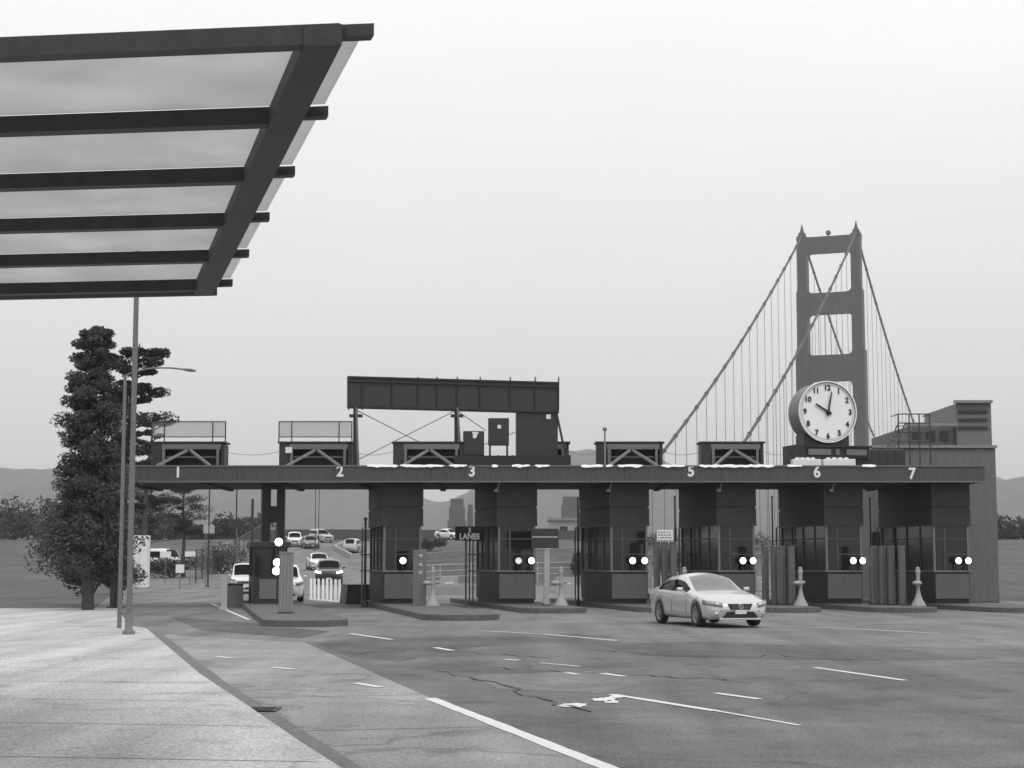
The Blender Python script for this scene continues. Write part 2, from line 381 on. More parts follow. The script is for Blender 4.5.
hm = mat('hillside_scrub', .085, .95, var=.45, scale=.012, spec=.1)
tag(b.build('hills', hm), kind='structure')

# ------------------------------------------------------------------ suspension bridge
AX = Vector((.35, .937, 0)).normalized(); PR = Vector((AX.y, -AX.x, 0))
TL = Vector((X(799, 825, 150), 825, 0)) + PR * 1.9
TB = TL + PR * 13.0          # tower centre
tz = lambda py: Z(py, 823)
br = thing('suspension_bridge', 'dark art deco suspension bridge tower with main cables behind the clock', 'bridge', (TB.x, TB.y, -66))
br_inv = Matrix.Translation((-TB.x, -TB.y, 66))
ang = math.atan2(AX.y, AX.x) - math.pi / 2
TT = br_inv @ Matrix.Translation((TB.x, TB.y, 0)) @ Zr(ang)
def rounded_open(x0, x1, z0, z1, r, n=5):
    pts = []
    for cx, cz, a0 in ((x1 - r, z1 - r, 0), (x0 + r, z1 - r, 90), (x0 + r, z0 + r, 180), (x1 - r, z0 + r, 270)):
        for k in range(n + 1):
            t = R(a0 + 90 * k / n); pts.append((cx + r * math.cos(t), cz + r * math.sin(t)))
    return pts
# one leg per side, stepped
def leg(sx):
    b = MB(); c = sx * 13.2
    zs = [(-66, tz(470), 17.3, 5.0), (tz(470), tz(352), 16.6, 4.4), (tz(352), tz(292), 15.9, 3.7), (tz(292), tz(241), 15.3, 3.2)]
    for z0, z1, ow, hd in zs:
        hw = (ow - 10.7) / 2; c = sx * (ow + 10.7) / 2
        b.box(c - hw, c + hw, -hd, hd, z0, z1, TT)
        for q in (-.45, .45): b.box(c + q * hw - .35, c + q * hw + .35, -hd - .5, -hd + .1, z0, z1 - 1, TT)
    z = tz(241); c = sx * 13.2
    b.box(c - 2.4, c + 2.4, -2.6, 2.6, z, z + 2.2, TT); b.box(c - 1.6, c + 1.6, -1.8, 1.8, z + 2.2, z + 4.0, TT)
    b.add([TT @ Vector(v) for v in ((c - 1, -1, z + 4), (c + 1, -1, z + 4), (c + 1, 1, z + 4), (c - 1, 1, z + 4), (c - .15, -.15, z + 8.5), (c + .15, -.15, z + 8.5), (c + .15, .15, z + 8.5), (c - .15, .15, z + 8.5))],
          [(0, 1, 5, 4), (1, 2, 6, 5), (2, 3, 7, 6), (3, 0, 4, 7), (4, 5, 6, 7)])
    return b
tw = thing('tower', None, None); tw.parent = br
leg(-1).build('tower_leg', M['bridge'], tw); leg(1).build('tower_leg', M['bridge'], tw)
def strut(zt, zb, rt, rb, w=10.72, hd=2.4):
    # cross strut with coved corners towards the openings above and below
    b = MB(); pts = []
    n = 6
    top = []
    if rb:   # flare down at both ends
        pass
    out = [(-w, zt + rt)]
    for k in range(n + 1): t = R(90 * k / n); out.append((-w + rt - rt * math.cos(t), zt + rt - rt * math.sin(t))) if rt else None
    if rt:
        for k in range(n + 1): t = R(90 * (n - k) / n); out.append((w - rt + rt * math.cos(t), zt + rt - rt * math.sin(t)))
    else: out += [(-w, zt), (w, zt)]
    out.append((w, zb - rb))
    if rb:
        for k in range(n + 1): t = R(90 * k / n); out.append((w - rb + rb * math.cos(t), zb - rb + rb * math.sin(t)))
        for k in range(n + 1): t = R(90 * (n - k) / n); out.append((-w + rb - rb * math.cos(t), zb - rb + rb * math.sin(t)))
    out.append((-w, zb - rb))
    cl = []
    for p in out:
        if not cl or (abs(p[0] - cl[-1][0]) + abs(p[1] - cl[-1][1])) > .01: cl.append(p)
    m = len(cl); vs = [TT @ Vector((x, y, z)) for y in (-hd, hd) for x, z in cl]
    b.add(vs, [tuple(range(m)), tuple(range(m, 2 * m))[::-1]] + [(i, (i + 1) % m, m + (i + 1) % m, m + i) for i in range(m)])
    for k in range(9): xx = -w + 2 + k * (2 * w - 4) / 8; b.box(xx - .25, xx + .25, -hd - .4, -hd + .05, zb + .8, zt - .8, TT)
    return b
strut(tz(238), tz(254), 0, 2.2).build('tower_strut', M['bridge'], tw)
strut(tz(294), tz(315), 2.6, 2.6).build('tower_strut', M['bridge'], tw)
strut(tz(356), tz(382), 2.6, 2.6).build('tower_strut', M['bridge'], tw)
strut(tz(452), tz(480), 2.6, 2.6).build('tower_strut', M['bridge'], tw)
b = MB(); b.tube(TT @ Vector((-.3, 0, tz(238))), TT @ Vector((-.3, 0, tz(236))), .4); b.sphere(TT @ Vector((-.3, 0, tz(234.0))), 1.3); b.build('beacon', M['bridge'], tw)
# cables
def cable_z(s):    # s<0 main span (away), s>0 side span (towards us)
    zt = tz(240) + 2.5
    if s >= 0: q = s / 343; return zt + (8 - zt) * q - 4 * 8 * q * (1 - q)
    q = (640 + s) / 640; return 15 + (zt - 15) * q * q
ORI = Vector((TB.x, TB.y, 66))
for sx in (-1, 1):
    pts = []
    for i in range(-30, 30):
        s = i * 343 / 29 if i >= 0 else i * 620 / 30
        q = Vector((TB.x, TB.y, 0)) + PR * 13.2 * sx - AX * s; pts.append(Vector((q.x, q.y, cable_z(s))) - Vector((TB.x, TB.y, -66)))
    MB().path(pts, .55, 8).build('main_cable', M['cable'], br)
    bands = MB()
    for i in range(-27, 23):
        if i == 0: continue
        s = i * 15.24; z = cable_z(s)
        if z < 3: continue
        b = MB(); q = Vector((TB.x, TB.y, 0)) + PR * 13.2 * sx - AX * s; a = Vector((q.x, q.y, z)) - Vector((TB.x, TB.y, -66))
        b.tube(a, Vector((a.x, a.y, 66)), .11, n=5, caps=False); b.tube(a - AX * .5, a + AX * .5, .8, n=8)
        b.build('suspender_rope', M['cable'], br)
dk = Matrix.Translation((0, 0, 66)) @ Zr(ang)
b = MB(); b.box(-13, 13, -370, 700, -1.5, -.3, dk)
for sx in (-13, 13):
    b.box(sx - .3, sx + .3, -370, 700, -8.5, -7.8, dk)
    for k in range(0, 140):
        y = -365 + k * 7.6; b.bar(dk @ Vector((sx, y, -8)), dk @ Vector((sx, y + 7.6, -1.2) if k % 2 else (sx, y + 7.6, -1.2)), .5, .5)
b.build('deck_truss', M['bridge'], br)
# concrete pylons of the approach
b = MB(); 
def pylon(px0, px1, pyt, Y, label):
    x0, x1 = X(px0, Y), X(px1, Y); zt = Z(pyt, Y); w_ = x1 - x0
    t = thing('bridge_pylon', label, 'bridge pylon', ((x0 + x1) / 2, Y, gz(Y)), 0, 'concrete pylons of the bridge approach')
    z0 = gz(Y); b = MB(); b.box(-w_ / 2, w_ / 2, -4, 4, -1, zt - z0 - 5); b.box(-w_ / 2 * .85, w_ / 2 * .85, -3.3, 3.3, zt - z0 - 5, zt - z0 - 2)
    b.box(-w_ / 2 * .7, w_ / 2 * .7, -2.6, 2.6, zt - z0 - 2, zt - z0); 
    for q in (-.3, 0, .3): b.box(w_ * q - .25, w_ * q + .25, -4.3, -3.9, 0, zt - z0 - 6)
    b.build('shaft', M['pyl'], t)
    MB().box(-w_ / 2 - .4, w_ / 2 + .4, -4.5, 4.5, -1, 1.2).build('plinth', M['pyl'], t)
M['pyl'] = mat('pylon_concrete', .11, .9, var=.2, scale=.3, streak=True)
pylon(448, 466, 499, 395, 'tall stepped concrete pylon seen through the third opening')
pylon(467, 473.5, 505, 410, 'narrow concrete pylon just left of the lane 3 booth')
pylon(560, 581, 497, 400, 'wide concrete pylon seen through the opening left of the fourth booth')

# ------------------------------------------------------------------ toll canopy (gantry)
DG = 64.2; GX0, GX1 = X(108, DG, 5), X(985, DG, 5)
zb_, zt_ = 4.74, Z(465.3, DG)
gt = thing('toll_canopy', 'long flat dark toll plaza canopy with white lane numbers on its fascia', 'canopy', (0, DG, 0))
MB().box(GX0, GX1, 0, .25, zb_, zt_ - .05).build('fascia', M['fascia'], gt)
b = MB(); b.box(GX0, GX1, .25, 6.9, zb_ + .02, zt_ - .12)
for k in range(11): b.box(GX0 + .5 + k * 2.95, GX0 + .7 + k * 2.95, .4, 6.8, zb_ - .06, zb_ + .02)
b.build('roof_slab', M['soffit'], gt)
b = MB(); b.box(GX0, GX1, -.04, .3, zt_ - .05, zt_); b.box(GX0, GX1, -.02, .0, zb_, zb_ + .05)
b.build('edge_trim', M['mgrey'], gt)
b = MB(); xx = GX0 + 1.2
while xx < GX1 - .5: b.box(xx, xx + .02, -.006, .0, zb_ + .05, zt_ - .05); xx += 3.66
b.build('panel_seam', M['black'], gt)
for txt, px, py in (('1', 178, 472.5), ('2', 340, 471.5), ('3', 472, 471.5), ('5', 691, 471.5), ('6', 817, 472.5), ('7', 912, 474)):
    text('lane_number', txt, .58, M['white'], gt, (X(px, DG, 5), -.018, Z(py, DG)), sx=.92)
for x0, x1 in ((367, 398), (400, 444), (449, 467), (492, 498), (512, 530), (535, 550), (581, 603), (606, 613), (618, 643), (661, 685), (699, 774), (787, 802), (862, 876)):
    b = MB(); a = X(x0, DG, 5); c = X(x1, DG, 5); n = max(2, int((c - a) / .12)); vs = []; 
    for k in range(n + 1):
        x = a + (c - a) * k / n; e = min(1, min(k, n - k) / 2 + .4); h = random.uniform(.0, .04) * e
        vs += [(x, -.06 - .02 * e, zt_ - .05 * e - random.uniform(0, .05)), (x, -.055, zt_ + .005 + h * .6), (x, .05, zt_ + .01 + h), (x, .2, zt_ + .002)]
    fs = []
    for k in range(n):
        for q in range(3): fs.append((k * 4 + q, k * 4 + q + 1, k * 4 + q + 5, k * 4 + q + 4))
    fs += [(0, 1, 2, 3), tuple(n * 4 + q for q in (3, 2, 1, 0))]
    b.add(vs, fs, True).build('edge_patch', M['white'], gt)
for px in (500, 612, 722, 834):
    b = MB(); x = X(px, DG + .6, 5); b.bar((x, .55, zb_ + .02), (x - .12, .5, zb_ - .26), .05, .05); b.bevbox(x - .22, x - .06, .4, .6, zb_ - .34, zb_ - .24, .01)
    b.build('soffit_lamp', M['grey'], gt)

# roof top sign boxes
def signbox(px0, px1, label, guard=False, py0=441.5, Y=66.0, paper=False, cover=False):
    x0, x1 = X(px0, Y, 5.6), X(px1, Y, 5.6); zb = zt_ - .1; ztop = Z(py0, Y); W = x1 - x0; H = ztop - zb
    t = thing('rooftop_sign_box', label, 'sign box', (x0, Y, zb), 0, 'lane sign boxes standing on the canopy')
    b = MB(); b.box(.35, W, .9, 1.0, 0, H - .1); b.build('back_panel', M['darker'], t)
    MB().box(0, .38, 0, 1.0, 0, H - .06).build('side_panel', M['dark'], t); MB().box(W - .12, W - .003, .05, .9, 0, H - .1).build('side_panel', M['dark'], t)
    b = MB(); b.box(-.06, W + .06, -.05, 1.1, H - .06, H); b.build('top_cover', M['darker'], t)
    b = MB(); b.box(.4, W - .14, -.02, .1, H - .3, H - .09); b.box(.42, .54, -.02, .1, 0, H - .3); b.box(W - .3, W - .2, -.02, .1, 0, H - .3); b.box(.56, W - .32, .12, .18, H * .45, H * .45 + .05)
    b.build('frame', M['mgrey'], t)
    cx = W * .52
    for sx in (-1, 1):
        MB().bar((cx + sx * .05, -.06, H - .34), (cx + sx * W * .36, -1.1, .12), .07, .09).build('brace', M['grey'], t)
    if guard:
        g = MB(); z0 = Z(436.5, Y) - zb; z1 = Z(421, Y) - zb
        g.box(-.05, W, .3, .312, z0, z1); g.build('guard_mesh', M['guard'], t)
        f = MB(); 
        for z in (z0, z1): f.bar((-.07, .27, z), (W + .02, .27, z), .035, .035)
        for x in (-.05, .45, W - .5, W): f.bar((x, .24, H - .02), (x, .24, z1), .04, .04)
        f.build('guard_rail', M['dark'], t)
    if paper: MB().box(.25, .5, -.05, -.03, H - .45, H - .22).build('notice', M['white'], t)
    return t
signbox(151, 224, 'dark rooftop sign box with a mesh guard above the number 1', True)
signbox(279, 351, 'dark rooftop sign box with mesh guard and a small white notice left of number 2', True, paper=True)
signbox(393, 463, 'dark rooftop sign box under the long billboard frame left of number 3')
signbox(528, 569, 'dark rooftop sign box half hidden behind the tall panel of the billboard', Y=69.6)
signbox(597, 663, 'dark rooftop sign box left of the number 5 beside a short white post')
signbox(701, 764, 'dark rooftop sign box right of the number 5 below the bridge cable')
# guard boxes further to the right, behind the number 7
# short post
b = MB(); p = P(605, 465, 65.6); b.tube((p.x, p.y, zt_ - .1), (p.x, p.y, Z(430, 65.6)), .035); b.sphere((p.x, p.y, Z(429, 65.6)), .09)
tag(b.build('roof_post', M['grey']), 'short slim post with a round head on the canopy roof', 'post')

# billboard seen from behind
Yl, Yr = 66.3, 68.5
A_ = P(348, 376, Yl); B_ = P(559, 382, Yr); 
def bb(px, py):      # point on the billboard plane
    d = ray(px, py); n = Vector((-(B_.y - A_.y), B_.x - A_.x, 0)); t = (Vector((A_.x, A_.y, 0)) - Vector((0, 0, 0))).dot(n) / Vector((d.x, d.y, 0)).dot(n)
    return Vector((d.x * t, d.y * t, EYE + d.z * t))
BO = Vector((A_.x, A_.y, zt_ - .1)); bo = thing('billboard', 'huge dark sign panel on posts above the canopy seen from behind', 'billboard', BO)
dr = (B_ - A_); dr.z = 0; dr.normalize(); bn = Vector((-dr.y, dr.x, 0))
def slab(name, pts, th, m, off=0):
    q = [bb(*p) - BO + bn * off for p in pts]; n = len(q)
    return MB().add(q + [v + bn * th for v in q], [tuple(range(n)), tuple(range(n, 2 * n))[::-1]] + [(i, (i + 1) % n, n + (i + 1) % n, n + i) for i in range(n)]).build(name, m, bo)
slab('sign_panel', [(348, 376), (559, 382), (559, 413.5), (348, 408)], .25, M['dark'])
slab('sign_extension', [(517, 410), (558, 411), (558, 461), (517, 461)], .20, M['dark'], .02)
b = MB()
for x in (348.6, 362, 392, 418, 437, 457, 480, 510, 535, 558.4):
    a = bb(x, 377); c = bb(x, 410); b.bar(a - BO - bn * .04, c - BO - bn * .04, .05, .06)
for y0, y1 in ((377, 383), (381, 387), (406.5, 412)): b.bar(bb(349, y0) - BO - bn * .05, bb(558.5, y1) - BO - bn * .05, .07, .07)
b.build('panel_stiffener', M['darker'], bo)
for px in (356, 457):
    b = MB(); a = bb(px, 408); b.bar(a - BO + bn * .1, Vector((a.x, a.y, zt_ - .1)) - BO + bn * .1, .16, .16); b.box(a.x - BO.x - .25, a.x - BO.x + .25, a.y - BO.y - .15, a.y - BO.y + .25, bb(px, 417).z - BO.z, bb(px, 414.5).z - BO.z)
    c = bb(px + 6, 462); b.bar(a - BO - bn * .05, Vector((c.x, c.y - 1.5, zt_ - .05)) - BO, .08, .08)
    b.build('support_post', M['dark'], bo)
b = MB(); a = bb(557, 415); c = bb(566, 458); b.bar(a - BO, c - BO, .09, .09); b.build('stay_bar', M['dark'], bo)
b = MB()
for p, q in (((358, 410), (456, 460)), ((455, 411), (358, 460)), ((459, 411), (487, 430)), ((458, 455), (516, 432))): b.tube(bb(*p) - BO + bn * .2, bb(*q) - BO + bn * .2, .018, n=5)
b.build('cross_wire', M['mgrey'], bo)
slab('white_plate', [(546, 414.5), (550.5, 414.5), (550.5, 419), (546, 419)], .02, M['white'], -.04)
# base rail, small cabinets
def cab(px0, px1, py0, py1, label, Y=66.0, plates=(), legs=None):
    x0, x1 = X(px0, Y, 6), X(px1, Y, 6); z1 = Z(py0, Y); z0 = Z(py1, Y); zb = zt_ - .12
    t = thing('equipment_cabinet', label, 'cabinet', ((x0 + x1) / 2, Y, zb), 0, 'dark cabinets on the canopy roof'); w_ = (x1 - x0) / 2
    MB().bevbox(-w_, w_, 0, .45, z0 - zb, z1 - zb, .02).build('cabinet_body', M['dark'], t)
    for k in (-1, 1): MB().box(k * w_ * .82 - .04, k * w_ * .82 + .04, .1, .2, 0, z0 - zb + .01).build('leg', M['dark'], t)
    for (a, c, e, f) in plates: MB().box(X(a, Y, 6) - t.location.x, X(c, Y, 6) - t.location.x, -.02, -.003, Z(f, Y) - zb, Z(e, Y) - zb).build('white_plate', M['white'], t)
    MB().box(-w_ * .7, w_ * .7, -.012, -.002, z0 - zb + .12, z0 - zb + .16).build('hinge_strip', M['darker'], t)
    return t
t = cab(463, 484, 431, 455, 'squat dark cabinet with a small white shield mark near its top')
Y = 66.0; q = [(472, 432), (479, 432), (477, 435), (476.8, 437.2), (474.5, 438.6), (472.6, 437.2), (473, 434.5)]
pp = [P(a, c, Y - .02) - Vector(t.location) for a, c in q[::-1]]
MB().add(pp + [v + Vector((0, .015, 0)) for v in pp], [tuple(range(7)), tuple(range(7, 14))[::-1]] + [(i, (i + 1) % 7, 7 + (i + 1) % 7, 7 + i) for i in range(7)]).build('emblem', M['white'], t)
cab(488, 509, 418, 445, 'taller dark cabinet with a white square beside the tall billboard panel', Y=65.9, plates=((497.5, 501, 425, 428.5),))
b = MB(); p0 = P(455, 462, 65.4); p1 = P(570, 462, 65.4); b.box(p0.x, p1.x, 65.4, 65.6, zt_ - .1, Z(455.5, 65.4))
for k in range(9): b.box(p0.x + k * (p1.x - p0.x) / 8 - .03, p0.x + k * (p1.x - p0.x) / 8 + .03, 65.36, 65.4, zt_ - .1, Z(455, 65.4))
tag(b.build('roof_kerb_rail', M['darker']), 'low dark rail along the roof below the billboard and cabinets', 'rail')
# roof wire
b = MB(); spans = [(225, 279), (351, 393), (569, 597), (663, 701), (764, 792)]
for a, c in spans:
    for k in range(8):
        t0, t1 = k / 8, (k + 1) / 8; f_ = lambda t: P(a + (c - a) * t, 451.5 + 3.5 * 4 * t * (1 - t), 66.4)
        b.tube(f_(t0), f_(t1), .012, n=4)
tag(b.build('roof_wire', M['mgrey']), 'thin sagging wires strung between the rooftop sign boxes', 'wire')

# ------------------------------------------------------------------ clock
CY = 66.2; CC = P(827.5, 412, CY); rz = R(-77 + 90); CR = 31 / 26.2 * 1.0
cb = zt_ - .1
ck = thing('clock', 'giant round drum clock with white dial showing two minutes past ten', 'clock', (CC.x, CC.y, cb), rz)
h = CC.z - cb; TY = Matrix.Translation((0, 0, h)) @ Matrix.Rotation(math.pi / 2, 4, 'X')   # lathe axis to -y
Lk = 1.15
b = MB(); b.lathe([(.001, -Lk), (CR * .98, -Lk), (CR, -Lk + .04), (CR, -.04), (CR + .02, -.02), (CR + .02, .03), (CR - .03, .05), (CR - .05, .0)], n=64, T=TY); b.build('drum', M['clockdrum'], ck)
b = MB(); b.lathe([(.001, .004), (CR - .045, .004)], n=64, T=TY); fc = b.build('dial', M['clockface'], ck)
b = MB(); b.lathe([(CR - .12, .008), (CR - .12, .014), (CR - .105, .014), (CR - .105, .008)], n=64, T=TY); b.build('minute_ring', M['grey'], ck)
b = MB(); b.lathe([(CR - .02, .035), (CR - .02, .06), (CR + .03, .06), (CR + .035, .02), (CR + .02, -.03)], n=64, T=TY); b.build('bezel', M['white'], ck)
for k in range(1, 13):
    t_ = R(90 - 30 * k); rr = CR * .8
    text('numeral', str(k), .30, M['black'], ck, (rr * math.cos(t_), -.02, h + rr * math.sin(t_)), sx=.95)
def hand(name, deg, ln, w0, w1, y):
    t_ = R(90 - deg); d = Vector((math.cos(t_), 0, math.sin(t_))); n = Vector((-d.z, 0, d.x)); o = Vector((0, y, h))
    pts = [o - d * .16 + n * w0, o - d * .16 - n * w0, o + d * ln - n * w1, o + d * ln + n * w1]
    MB().add(pts + [p + Vector((0, -.02, 0)) for p in pts], [(3, 2, 1, 0), (4, 5, 6, 7), (0, 1, 5, 4), (1, 2, 6, 5), (2, 3, 7, 6), (3, 0, 4, 7)]).build(name, m_hand, ck)
m_hand = M['dark']
hand('hour_hand', 301, .58, .05, .035, -.05); hand('minute_hand', 11, .80, .045, .025, -.085)
MB().lathe([(.001, .13), (.085, .13), (.085, .03)], n=20, T=TY).build('hand_hub', M['black'], ck)
MB().box(-.95, .95, .15, .95, h - CR - .2, h - CR + .3).build('neck', M['dark'], ck)
zb0 = Z(445.5, CY) - cb; zb1 = Z(458, CY) - cb; 
b = MB(); b.box(-1.45, -1.05, -.15, 1.1, 0, zb0); b.box(-1.05, 1.75, 0, 1.0, zb1, zb0 - .05); b.box(-1.45, 1.8, -.1, 1.1, zb0 - .06, zb0); b.box(1.3, 1.55, .1, .8, 0, zb1)
b.box(-.4, -.2, .1, .8, 0, zb1)
b.build('stand', M['darker'], ck)
b = MB(); 
for x0, x1 in ((-.85, .1), (.3, .45), (.75, 1.6)): b.box(x0, x1, -.05, -.003, zb1 + .12, zb0 - .14)
b.build('stand_panel', M['mgrey'], ck)
for px0, px1, lb in ((793, 821.5, 'low white block on the roof below the left of the clock'), (824, 856, 'low white block on the roof below the right of the clock')):
    Y = 65.2; b = MB(); b.bevbox(X(px0, Y, 5), X(px1, Y, 5), Y, Y + .5, zt_ - .1, Z(459, Y), .02)
    n = 4
    for k in range(n):
        x = X(px0 + 5 + k * (px1 - px0 - 8) / n, Y, 5); b.bevbox(x - .06, x + .08, Y + .05, Y + .3, Z(459.5, Y), Z(457.3, Y), .01)
    tag(b.build('roof_block', M['white']), lb, 'block', 'white blocks below the clock')

# ------------------------------------------------------------------ rooftop building and ladder cage at right
Y = 74.0
def bx(px0, px1, py0, z0, Y0, Y1): 
    b = MB(); b.bevbox(X(px0, Y0, 6), X(px1, Y0, 6), Y0, Y1, z0, Z(py0, Y0), .05); return b
t = thing('toll_office_building', 'grey stepped office block rising behind the right end of the canopy', 'building', (X(960, Y, 0), Y, 0))
def pt(b, name, m):
    o = b.build(name, m, t); o.data.transform(Matrix.Translation(-Vector(t.location))); return o
pt(bx(872, 996, 448, 0, Y, Y + 12), 'lower_wall', M['wallm'])
pt(bx(908, 958, 426, Z(448, Y) - .05, Y + .5, Y + 8), 'upper_wall', M['wallm'])
pt(bx(957.5, 993, 403, Z(448, Y) - .05, Y + .2, Y + 6), 'tower_wall', M['mgrey'])
b = MB()
for px0, px1, py in ((871, 997, 448), (907, 958.2, 426), (956, 994, 403)):
    zz = Z(py, Y); b.box(X(px0, Y, 6), X(px1, Y, 6), Y - .1, Y + .2, zz, zz + .12)
pt(b, 'coping', M['grey'])
for px in (920, 934, 948): 
    b = MB(); b.box(X(px - 4, Y, 6), X(px + 4, Y, 6), Y + .44, Y + .497, Z(440, Y), Z(430, Y)); pt(b, 'window', M['glass'])
b = MB()
for y_ in (410, 418, 426): b.box(X(961, Y, 6), X(990, Y, 6), Y + .14, Y + .197, Z(y_ + 3, Y), Z(y_, Y))
pt(b, 'louvre', M['dark'])
b = MB(); Yc = 70.0
pa = lambda x, y, Y: P(x, y, Y)
for Yk in (Yc, Yc + 1.2):
    for x in (898, 909, 919, 929.5): b.tube(pa(x, 414, Yk), (pa(x, 414, Yk).x, Yk, zt_ - .1), .03, n=5)
    for y in (414, 423, 432, 441): b.tube(pa(898, y, Yk), pa(929.5, y, Yk), .026, n=5)
for x in (898, 929.5):
    for y in (414, 432): b.tube(pa(x, y, Yc), (pa(x, y, Yc).x, Yc + 1.2, pa(x, y, Yc).z), .025, n=5)
b.tube(pa(898, 424, Yc), pa(886, 449, Yc - .5), .03, n=5); b.tube(pa(905, 424, Yc), pa(893, 449, Yc - .5), .03, n=5)
for k in range(5): b.tube(pa(898 - k * 2.4, 426 + k * 5, Yc), pa(905 - k * 2.4, 426 + k * 5, Yc), .02, n=5)
tag(b.build('ladder_cage', M['dark']), 'open tubular ladder cage on the roof beside the grey office block', 'ladder cage')
b = MB(); Y = 66.5
b.bevbox(X(868, Y, 5), X(906, Y, 5), Y, Y + 1.2, zt_ - .1, Z(449, Y), .03)
for k in range(4): b.box(X(872 + 8 * k, Y, 5), X(877 + 8 * k, Y, 5), Y - .03, Y - .003, zt_, Z(452, Y))
tag(b.build('roof_plant_box', M['dark']), 'dark low plant box on the canopy roof right of the clock', 'plant box')

# ------------------------------------------------------------------ islands, booths
PH = R(10.7); BW_, BL = 1.45, 5.0; YB = 64.9
booths = [(383, 14, 'b2'), (498, 6.6, 'b3'), (611, 5.5, 'b4'), (719, 6, 'b5'), (827, 6, 'b6'), (935, 6, 'b7')]
def island(x0, Y0, nose, back, wl=-.25, wr=2.15, name='traffic_island'):
    T = Matrix.Translation((x0, Y0, 0)) @ Zr(PH); pts = []; cx = (wl + wr) / 2; hw = (wr - wl) / 2
    for k in range(11): t_ = math.pi + math.pi * k / 10; pts.append((cx + hw * math.cos(t_), -nose + hw + hw * math.sin(t_)))
    pts += [(wr, back), (wl, back)]
    q = [T @ Vector((x, y, 0)) for x, y in pts]; b = MB(); b.prism([(v.x, v.y) for v in q], -.02, .17)
    tag(b.build(name, M['kerb']), kind='structure')
    q = [T @ Vector((cx + (x - cx) * .88, y + (.14 if y < 0 else -.14), 0)) for x, y in pts]; b = MB(); b.prism([(v.x, v.y) for v in q], .1, .175)
    tag(b.build('island_top', M['islandtop']), kind='structure')
    return T
# booth prototype
def make_booth():
    t = thing('toll_booth', 'x', 'toll booth')
    w_, l_ = BW_, BL
    MB().box(.04, w_ - .04, .04, l_ - .04, .16, .32).build('plinth', M['darker'], t)
    MB().box(0, w_, 0, l_, .32, 1.36).build('lower_wall', M['boothdark'], t)
    b = MB(); b.bevbox(.04, w_ - .04, -.05, -.003, .36, 1.30, .012); b.build('front_panel', M['boothpanel'], t)
    MB().bevbox(-.05, w_ + .05, -.09, l_ + .05, 1.362, 1.43, .012).build('counter', M['mgrey'], t)
    for x, y in ((0, 0), (w_ - .08, 0), (0, l_ - .08), (w_ - .08, l_ - .08)): MB().box(x, x + .08, y, y + .08, 1.43, 3.15).build('corner_post', M['mgrey'], t)
    b = MB()
    b.box(.42, .50, .01, .07, 1.43, 3.15)
    b.box(.08, w_ - .08, .015, .06, 2.60, 2.65); b.box(.50, w_ - .08, .015, .06, 2.03, 2.07)
    for k in range(1, 4):
        y = k * l_ / 4
        for x in (.01, w_ - .07): b.box(x, x + .06, y - .03, y + .03, 1.43, 3.15)
    for x in (.015, w_ - .06): b.box(x, x + .045, .08, l_ - .08, 2.62, 2.66)
    b.build('window_frame', M['wframe'], t)
    b = MB(); b.box(.045, w_ - .045, .035, l_ - .035, 1.431, 3.149); b.build('window_glass', M['glass'], t)
    b = MB(); b.box(-.06, w_ + .06, -.06, l_ + .06, 3.15, 3.8); b.box(-.02, w_ + .02, -.02, l_ + .02, 3.8, 3.86); b.box(-.06, w_ + .06, -.06, l_ + .06, 3.86, 4.73)
    b.build('header', M['header'], t)
    b = MB(); b.box(-.085, w_ + .085, -.085, l_ + .085, 3.13, 3.17); b.build('header_trim', M['dark'], t)
    # outside tubes at the rear left corner
    b = MB(); 
    for dx in (-.22, -.36): b.tube((dx, l_ - .5, .17), (dx, l_ - .5, 3.15), .03, n=6)
    for z in (1.4, 2.05, 2.62): b.tube((-.45, l_ - .5, z), (0, l_ - .5, z), .022, n=5)
    b.build('handrail', M['grey'], t)
    return t
def lamp(parent, x, y, z, r=.135, dim=False, nm='lamp'):
    hsg = MB().lathe([(.001, -.14), (r * .7, -.14), (r * 1.06, -.02), (r * 1.06, .02), (r * .98, .02)], n=20, T=Matrix.Translation((x, y, z)) @ Matrix.Rotation(math.pi / 2, 4, 'X')).bar((x, y + .06, z - r), (x, y + .06, 1.42), .03, .03).build(nm, M['dark'], parent)
    MB().lathe([(.001, .035), (r * .6, .03), (r * .9, .012)], n=20, T=Matrix.Translation((x, y, z)) @ Matrix.Rotation(math.pi / 2, 4, 'X')).build('lens', M['dimlamp'] if dim else M['lamp'], hsg)
    b = MB(); vs = []
    for k in range(13):
        a = math.pi * (-.1 + 1.2 * k / 12); vs += [(x + r * 1.1 * math.cos(a), y, z + r * 1.1 * math.sin(a)), (x + r * 1.1 * math.cos(a), y - .16 * max(.1, math.sin(a)), z + r * 1.1 * math.sin(a))]
    b.add(vs, [(2 * k, 2 * k + 1, 2 * k + 3, 2 * k + 2) for k in range(12)]).build('hood', M['black'], hsg)
M['dimlamp'] = mat('dim_lamp', .5, .4, var=.1, emit=.5)
labels = ['dark toll booth right of the lane 2 cars with a single lit lamp', 'dark toll booth just right of the sign reading 3 LANES',
          'dark toll booth behind and left of the silver sedan, below the gap before number 5', 'dark toll booth directly behind the front of the silver sedan',
          'dark toll booth directly under the giant clock', 'dark toll booth at the far right beyond the number 7']
lamps = [[(.72, 0)], [(.75, 1), (1.25, 0)], [(.8, 0), (1.27, 0)], [(.9, 0), (1.3, 0)], [(1.0, 0), (1.38, 0)], [(.9, 0), (1.3, 0)]]
proto = None; TI = []
